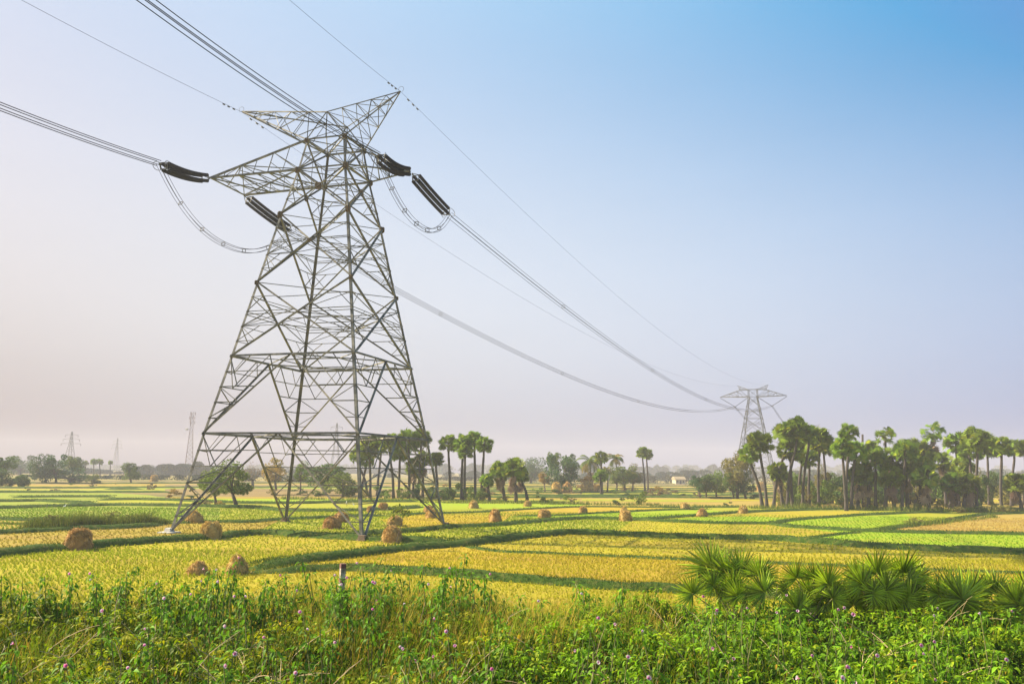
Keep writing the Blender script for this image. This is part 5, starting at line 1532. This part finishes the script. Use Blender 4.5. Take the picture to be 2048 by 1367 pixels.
tag(ds.build('dry_stalks', dry_m), 'pale dry broken stalks criss crossing the foreground weeds', 'dry stalks', None, 'stuff')

# flowering shrubs, each its own thing
def flower_mesh(seed, tone):
    rg = np.random.default_rng(seed); V = [(0, 0, -.035)]; F = []; Cl = [np.array(tone[1])]
    n = 10
    for i in range(n):
        a = 2 * math.pi * i / n; V.append((.012 * math.cos(a), .012 * math.sin(a), 0)); Cl.append(np.array(tone[1]))
    for i in range(n):
        a = 2 * math.pi * i / n; r = .036 if i % 2 == 0 else .031; V.append((r * math.cos(a), r * math.sin(a), .018 + (.004 if i % 2 else 0))); Cl.append(np.array(tone[0]) * rg.uniform(.92, 1.05))
    for i in range(n):
        j = (i + 1) % n; F += [[0, 1 + i, 1 + j], [1 + i, 1 + n + i, 1 + n + j], [1 + i, 1 + n + j, 1 + j]]
    return np_mesh('flower', V, F, petal_m, np.array(Cl))
FLP = [flower_mesh(1, ((.80, .66, .76), (.5, .12, .3))), flower_mesh(2, ((.80, .52, .66), (.5, .08, .3))), flower_mesh(3, ((.76, .36, .54), (.5, .05, .25))), flower_mesh(4, ((.82, .78, .82), (.5, .2, .35)))]
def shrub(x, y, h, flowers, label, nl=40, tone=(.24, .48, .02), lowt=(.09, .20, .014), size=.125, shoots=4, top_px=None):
    g = emb(x, y)
    root = empty('morning_glory_shrub', (x, y, g)); tag(root, label, 'flowering shrub', 'pink flowered shrubs on the embankment')
    P, Dd, Sz, Cl_ = [], [], [], []; m = MB(); tips = []
    for k in range(shoots):
        ox, oy = rg.normal(0, .10, 2); hk = h * (1 if k == 0 else rg.uniform(.62, .95))
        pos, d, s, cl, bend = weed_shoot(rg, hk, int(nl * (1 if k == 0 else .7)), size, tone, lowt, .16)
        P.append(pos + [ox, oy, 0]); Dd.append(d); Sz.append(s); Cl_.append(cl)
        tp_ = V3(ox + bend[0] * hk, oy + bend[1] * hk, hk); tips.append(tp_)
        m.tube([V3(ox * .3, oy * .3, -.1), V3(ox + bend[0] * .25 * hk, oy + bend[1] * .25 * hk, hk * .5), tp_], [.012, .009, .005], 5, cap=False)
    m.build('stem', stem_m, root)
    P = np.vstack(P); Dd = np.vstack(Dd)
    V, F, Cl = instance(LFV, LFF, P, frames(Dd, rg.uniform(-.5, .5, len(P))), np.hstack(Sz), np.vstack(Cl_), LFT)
    link('leaves', np_mesh('leaves', V, F, leaf_weed, Cl), root)
    for k in range(flowers):
        tp_ = tips[k % len(tips)] if not (k == 0) else tips[0]
        f = link('flower', FLP[int(rg.choice([0, 0, 0, 1, 1, 3, 3, 2]))], root, tp_ + V3(rg.normal(0, .05), -.07 - .03 * rg.random(), rg.uniform(-.06, .06) - (.1 * k)))
        f.rotation_euler = (rg.uniform(.9, 1.6), rg.normal(0, .4), rg.normal(0, .5)); sc_ = rg.uniform(.5, .85); f.scale = (sc_,) * 3
# (pixel x, pixel y of the tip, distance, flowers)
FLO = [(668, 1152, 15.0, 1), (695, 1158, 14.9, 1), (682, 1190, 14.2, 0), (780, 1165, 15, 0), (838, 1175, 15, 0), (905, 1180, 15, 1), (990, 1182, 15.2, 0), (1040, 1190, 15, 0), (1090, 1195, 15, 1), (1010, 1215, 13.5, 0), (870, 1215, 13.5, 0), (560, 1165, 15, 0), (520, 1160, 15, 0), (490, 1170, 15, 0), (300, 1165, 15, 0), (385, 1170, 14.5, 0), (198, 1146, 15, 1), (135, 1150, 15, 1), (460, 1118, 15.5, 1), (412, 1140, 15, 2), (435, 1134, 15, 1), (428, 1160, 14, 1), (572, 1143, 15.5, 2), (640, 1120, 15.5, 0), (333, 1157, 15, 1), (345, 1140, 15, 0), (246, 1132, 15.5, 0), (20, 1150, 14.5, 0), (60, 1160, 14, 0), (110, 1150, 15, 0), (185, 1160, 14, 1), (235, 1150, 15, 0),
       (723, 1115, 16, 0), (745, 1130, 15.5, 1), (790, 1137, 15.5, 2), (856, 1158, 15, 1), (818, 1122, 16, 0), (875, 1145, 15.5, 0), (925, 1106, 16.5, 0), (950, 1130, 15.5, 1), (968, 1148, 15, 1), (700, 1180, 13.5, 0), (880, 1160, 14.5, 0), (1150, 1165, 16, 0), (1173, 1178, 15.5, 1), (1195, 1175, 15.5, 0), (1228, 1175, 15.5, 0), (756, 1160, 14.5, 2), (728, 1165, 14, 1), (690, 1145, 15, 1),
       (245, 1222, 12, 1), (268, 1256, 11, 1), (338, 1196, 13, 1), (398, 1186, 13, 1), (355, 1290, 10.5, 1), (260, 1335, 9.6, 1), (450, 1292, 10.5, 1), (444, 1338, 9.6, 1), (575, 1335, 9.6, 2), (608, 1258, 11, 1), (645, 1228, 12, 1), (665, 1278, 10.8, 1), (560, 1280, 10.8, 1), (20, 1298, 10.3, 1), (168, 1313, 10, 1), (490, 1205, 12.6, 2), (452, 1200, 12.8, 1),
       (756, 1208, 12.5, 1), (800, 1205, 12.6, 2), (848, 1240, 11.6, 1), (840, 1296, 10.4, 2), (898, 1298, 10.4, 1), (890, 1315, 10, 1), (934, 1262, 11, 1), (938, 1332, 9.6, 1), (1118, 1294, 10.4, 1), (1250, 1296, 10.4, 1), (1188, 1324, 9.8, 1), (1195, 1240, 11.6, 1), (1165, 1228, 12, 1), (980, 1250, 11.3, 0),
       (1394, 1271, 10.8, 1), (1415, 1208, 12.2, 1), (1423, 1193, 13, 1), (1495, 1210, 12.2, 1), (1578, 1226, 11.8, 1), (1618, 1220, 12, 1), (1680, 1292, 10.4, 2), (1714, 1324, 9.8, 2), (1720, 1220, 12, 1), (1697, 1232, 11.8, 1), (1762, 1312, 10, 1), (1828, 1297, 10.3, 2), (1868, 1276, 10.7, 1), (1894, 1290, 10.4, 1), (1990, 1322, 9.8, 1), (1838, 1224, 12, 1), (1585, 1352, 9.3, 1), (1322, 1256, 11.1, 1), (1372, 1208, 15.2, 0), (1440, 1222, 15, 1), (1478, 1214, 15.3, 0), (1512, 1226, 15, 0), (1550, 1191, 15.6, 1), (1562, 1214, 15, 0), (1600, 1226, 15, 0), (1660, 1214, 15.2, 1), (1700, 1226, 15, 0), (1788, 1220, 15.2, 0), (1845, 1211, 15.3, 1), (1880, 1226, 15, 0), (1960, 1218, 15.2, 0), (2015, 1214, 15.2, 1), (1408, 1231, 15, 0), (1436, 1312, 10, 1), (1970, 1235, 11.7, 1), (1660, 1312, 10, 1), (1287, 1362, 9.1, 1), (1710, 1342, 9.4, 1)]
for i, (u, v, Y, nf) in enumerate(FLO):
    tp = at(u, v, Y); g = emb(tp.x, Y); h = max(.35, tp.z - g)
    side = 'left' if u < 680 else 'middle' if u < 1300 else 'right'
    dpt = 'tall against the paddies' if v < 1190 else 'amid the foreground weeds' if v < 1290 else 'low at the bottom edge'
    fl = 'flowerless shrub' if nf == 0 else 'shrub with one pink flower' if nf == 1 else 'shrub with two pink flowers'
    shrub(tp.x, Y, h, nf, f'leafy {fl} {dpt}, {side} part', nl=34 if v > 1190 else 42, shoots=3 if v > 1190 else 4,
          tone=(.24, .48, .02) if u > 1000 else (.18, .38, .02), size=.135)

# marker post
b0 = at(680, 1215, 15.3); g = emb(b0.x, 15.3); top = at(680, 1126, 15.3).z
root = empty('marker_post', (b0.x, 15.3, g - .2)); tag(root, 'weathered white stone marker post with red bands standing in the weeds', 'post')
pw = noisy('chipped_whitewash', [(.35, (.16, .13, .09)), (.5, (.36, .32, .25)), (.7, (.55, .50, .42))], 9, .9, bd=.01); prd = noisy('faded_red_paint', [(.35, (.10, .05, .045)), (.7, (.22, .10, .09))], 9, .9, bd=.01)
Hh = top - g + .2; wd_ = .088
def pbox(m, z0, z1, w):
    m.add([(sx_ * w / 2 * (1 - .0), sy_ * w / 2, z) for z in (z0, z1) for sx_, sy_ in SG], [(0, 3, 2, 1), (4, 5, 6, 7), (0, 1, 5, 4), (1, 2, 6, 5), (2, 3, 7, 6), (3, 0, 4, 7)])
m = MB(); pbox(m, 0, Hh - .32, wd_); m.build('shaft', pw, root)
m = MB(); pbox(m, Hh - .32, Hh - .25, wd_ * 1.05); m.build('red_band', prd, root)
m = MB(); pbox(m, Hh - .25, Hh - .08, wd_); m.build('shaft', pw, root)
m = MB(); pbox(m, Hh - .08, Hh, wd_ * 1.06); m.build('red_cap', prd, root)
root.rotation_euler = (0.01, .01, .5)

# young palms: every fan placed by hand
FVt, FFt = fan_template(24, 2.0, .075, .2, .15)
def fan_mesh(nb, spread, seed):
    rg = np.random.default_rng(seed); V, F, Cl = [], [], []
    for i in range(nb):
        a = -spread + 2 * spread * i / (nb - 1) + rg.normal(0, .012)
        r = (1 - .16 * (abs(a) / spread) ** 2) * rg.uniform(.93, 1.04)
        d = np.array([math.sin(a), math.cos(a), 0]); p = np.array([math.cos(a), -math.sin(a), 0])
        w = r * spread / nb * .95
        cup = .10 * abs(math.sin(a)) ; dr = rg.uniform(.02, .14) if rg.random() < .75 else rg.uniform(.2, .45)
        rad_ = [.03, .38, .62, .84, 1.0]; ww = [.03, .5, .5, .24, 0]
        rows = []
        for rr, wk in zip(rad_, ww):
            c = d * r * rr + np.array([0, 0, cup * rr + .03 * rr - dr * rr ** 3])
            rows.append((c - p * w * wk, c + np.array([0, 0, .035 * (1 - rr) + .02]) , c + p * w * wk))
        o = len(V)
        for L_, M_, R_ in rows: V += [L_, M_, R_]
        tn = np.array([.30, .42, .018]) * rg.choice([.45, .75, 1.0, 1.3])  # blade tones spread wide, dark ones painted in for shaded gaps
        br_ = rg.random() < .14
        for k in range(len(rows)):
            mm_ = tn * (1 + .35 * rad_[k]) + (np.array([.30, .08, .03]) if br_ else np.array([.09, .055, 0])) * (rad_[k] ** 3)
            Cl += [mm_, mm_ * 1.15, mm_]
        for k in range(len(rows) - 1):
            b_ = o + 3 * k
            F += [[b_, b_ + 1, b_ + 4, b_ + 3], [b_ + 1, b_ + 2, b_ + 5, b_ + 4]]
    return np_mesh('fan_leaf', V, F, leaf_fan, np.array(Cl))
FANS = [fan_mesh(28, 2.1, 1), fan_mesh(26, 1.9, 2), fan_mesh(30, 2.35, 3), fan_mesh(24, 1.75, 4), fan_mesh(28, 2.2, 5)]
sh_ = 2.738
YP = 16.2
PALMS = [('leftmost young fan palm with a wide spreading left frond', 470, [(340, 212, -65, 150), (495, 240, -2, 125), (600, 245, 35, 100), (345, 300, -60, 90), (420, 232, -25, 115), (610, 275, 95, 90), (530, 330, 160, 80), (400, 330, -120, 70)]),
         ('second young fan palm from the left, low and bushy', 900, [(800, 262, -22, 95), (970, 292, 3, 112), (870, 335, -35, 95), (1000, 372, 55, 80), (750, 320, -75, 70), (900, 262, 5, 85), (830, 400, -100, 70), (960, 400, 120, 80)]),
         ('third young fan palm from the left with the tallest starry frond', 1210, [(1238, 232, 5, 118), (1160, 295, -50, 112), (1270, 345, 175, 115), (1225, 345, -95, 80), (1130, 250, -30, 90), (1300, 300, 100, 90), (1190, 400, -140, 80)]),
         ('fourth young fan palm from the left with drooping right fronds', 1400, [(1385, 225, 18, 120), (1435, 325, 118, 100), (1395, 285, 150, 115), (1340, 250, -15, 105), (1460, 260, 60, 90), (1380, 370, 170, 90), (1320, 420, -150, 80)]),
         ('fifth young fan palm from the left with one big upright fan', 1690, [(1705, 378, 0, 145), (1640, 335, -38, 120), (1580, 350, -35, 100), (1565, 430, -85, 80), (1760, 330, 30, 110), (1650, 440, -130, 80), (1770, 430, 110, 90)]),
         ('rightmost young fan palm running out of the frame', 1960, [(1895, 335, 0, 105), (2010, 405, -15, 125), (2060, 330, 10, 115), (1945, 430, -60, 90), (1850, 330, -20, 95), (2100, 420, 40, 120), (1990, 470, 150, 80)])]
for pi, (lab, bxp, fans) in enumerate(PALMS):
    bx_ = at(1300 + bxp / sh_, 1250, YP).x; g = emb(bx_, YP)
    root = empty('young_fan_palm', (bx_, YP, g)); tag(root, lab, 'palm', 'young fan palms in the foreground')
    m = MB(); m.tube([V3(0, 0, -.1), V3(.02, 0, .18), V3(0, .02, .4)], [.16, .14, .06], 8); m.build('stem_base', bark_palm, root)
    mxx = sum(q[0] for q in fans) / len(fans); mxy = sum(q[1] for q in fans) / len(fans)
    fans = list(fans) + [(mxx + rg.normal(0, 75), mxy + rg.uniform(20, 110), rg.uniform(-90, 90), rg.uniform(80, 110)) for _ in range(6)]
    for j, (fx, fy, dg, rr) in enumerate(fans):
        yo = rg.uniform(-.45, .35)
        hub = at(1300 + fx / sh_, 1060 + fy / sh_, YP + yo) - V3(bx_, YP, g)
        sz = rr / sh_ * pxm(YP) * 1.22
        m = MB(); q = V3(hub.x * .35, hub.y * .35, hub.z * .55)
        m.tube([V3(0, 0, .25), q, hub], [.016, .012, .009], 5); 
        m.build('leaf_stalk', stem_m, root)
        # fan stands facing the open side, pointing dg degrees off vertical
        dirv = V3(math.sin(R(dg)), rg.normal(0, .16) - .12, math.cos(R(dg))).normalized()
        nrm = V3(rg.normal(0, .2), -1 + rg.normal(0, .1), .2 + rg.normal(0, .12)); nrm = (nrm - dirv * nrm.dot(dirv)).normalized()
        X = dirv.cross(nrm)
        f = link('fan_leaf', FANS[(j + pi) % 5], root)
        Mx = Matrix((X * sz, dirv * sz, nrm * sz)).transposed().to_4x4(); Mx.translation = hub
        f.matrix_local = Mx

# ------------------------------------------------------------------ haze
hzm = bpy.data.materials.new('morning_haze'); hzm.use_nodes = True
t = hzm.node_tree; t.nodes.clear()
pv = N(t, 'ShaderNodeVolumePrincipled'); pv.inputs['Density'].default_value = 0.0005
pv.inputs['Color'].default_value = (0.66, 0.66, 0.74, 1); pv.inputs['Anisotropy'].default_value = 0.0
om = N(t, 'ShaderNodeOutputMaterial'); t.links.new(pv.outputs[0], om.inputs['Volume'])
m = MB(); m.box((0, 1000, 27.5), (2 * G + 4, 2 * G - 0 + 808 - 0, 57))
m = MB(); x1, y0, y1 = G + 2, -402, G + 2
m.add([(x, y, z) for z in (-1, 56) for x, y in ((-x1, y0), (x1, y0), (x1, y1), (-x1, y1))], [(0, 3, 2, 1), (4, 5, 6, 7), (0, 1, 5, 4), (1, 2, 6, 5), (2, 3, 7, 6), (3, 0, 4, 7)])
tag(m.build('haze', hzm), kind='stuff')
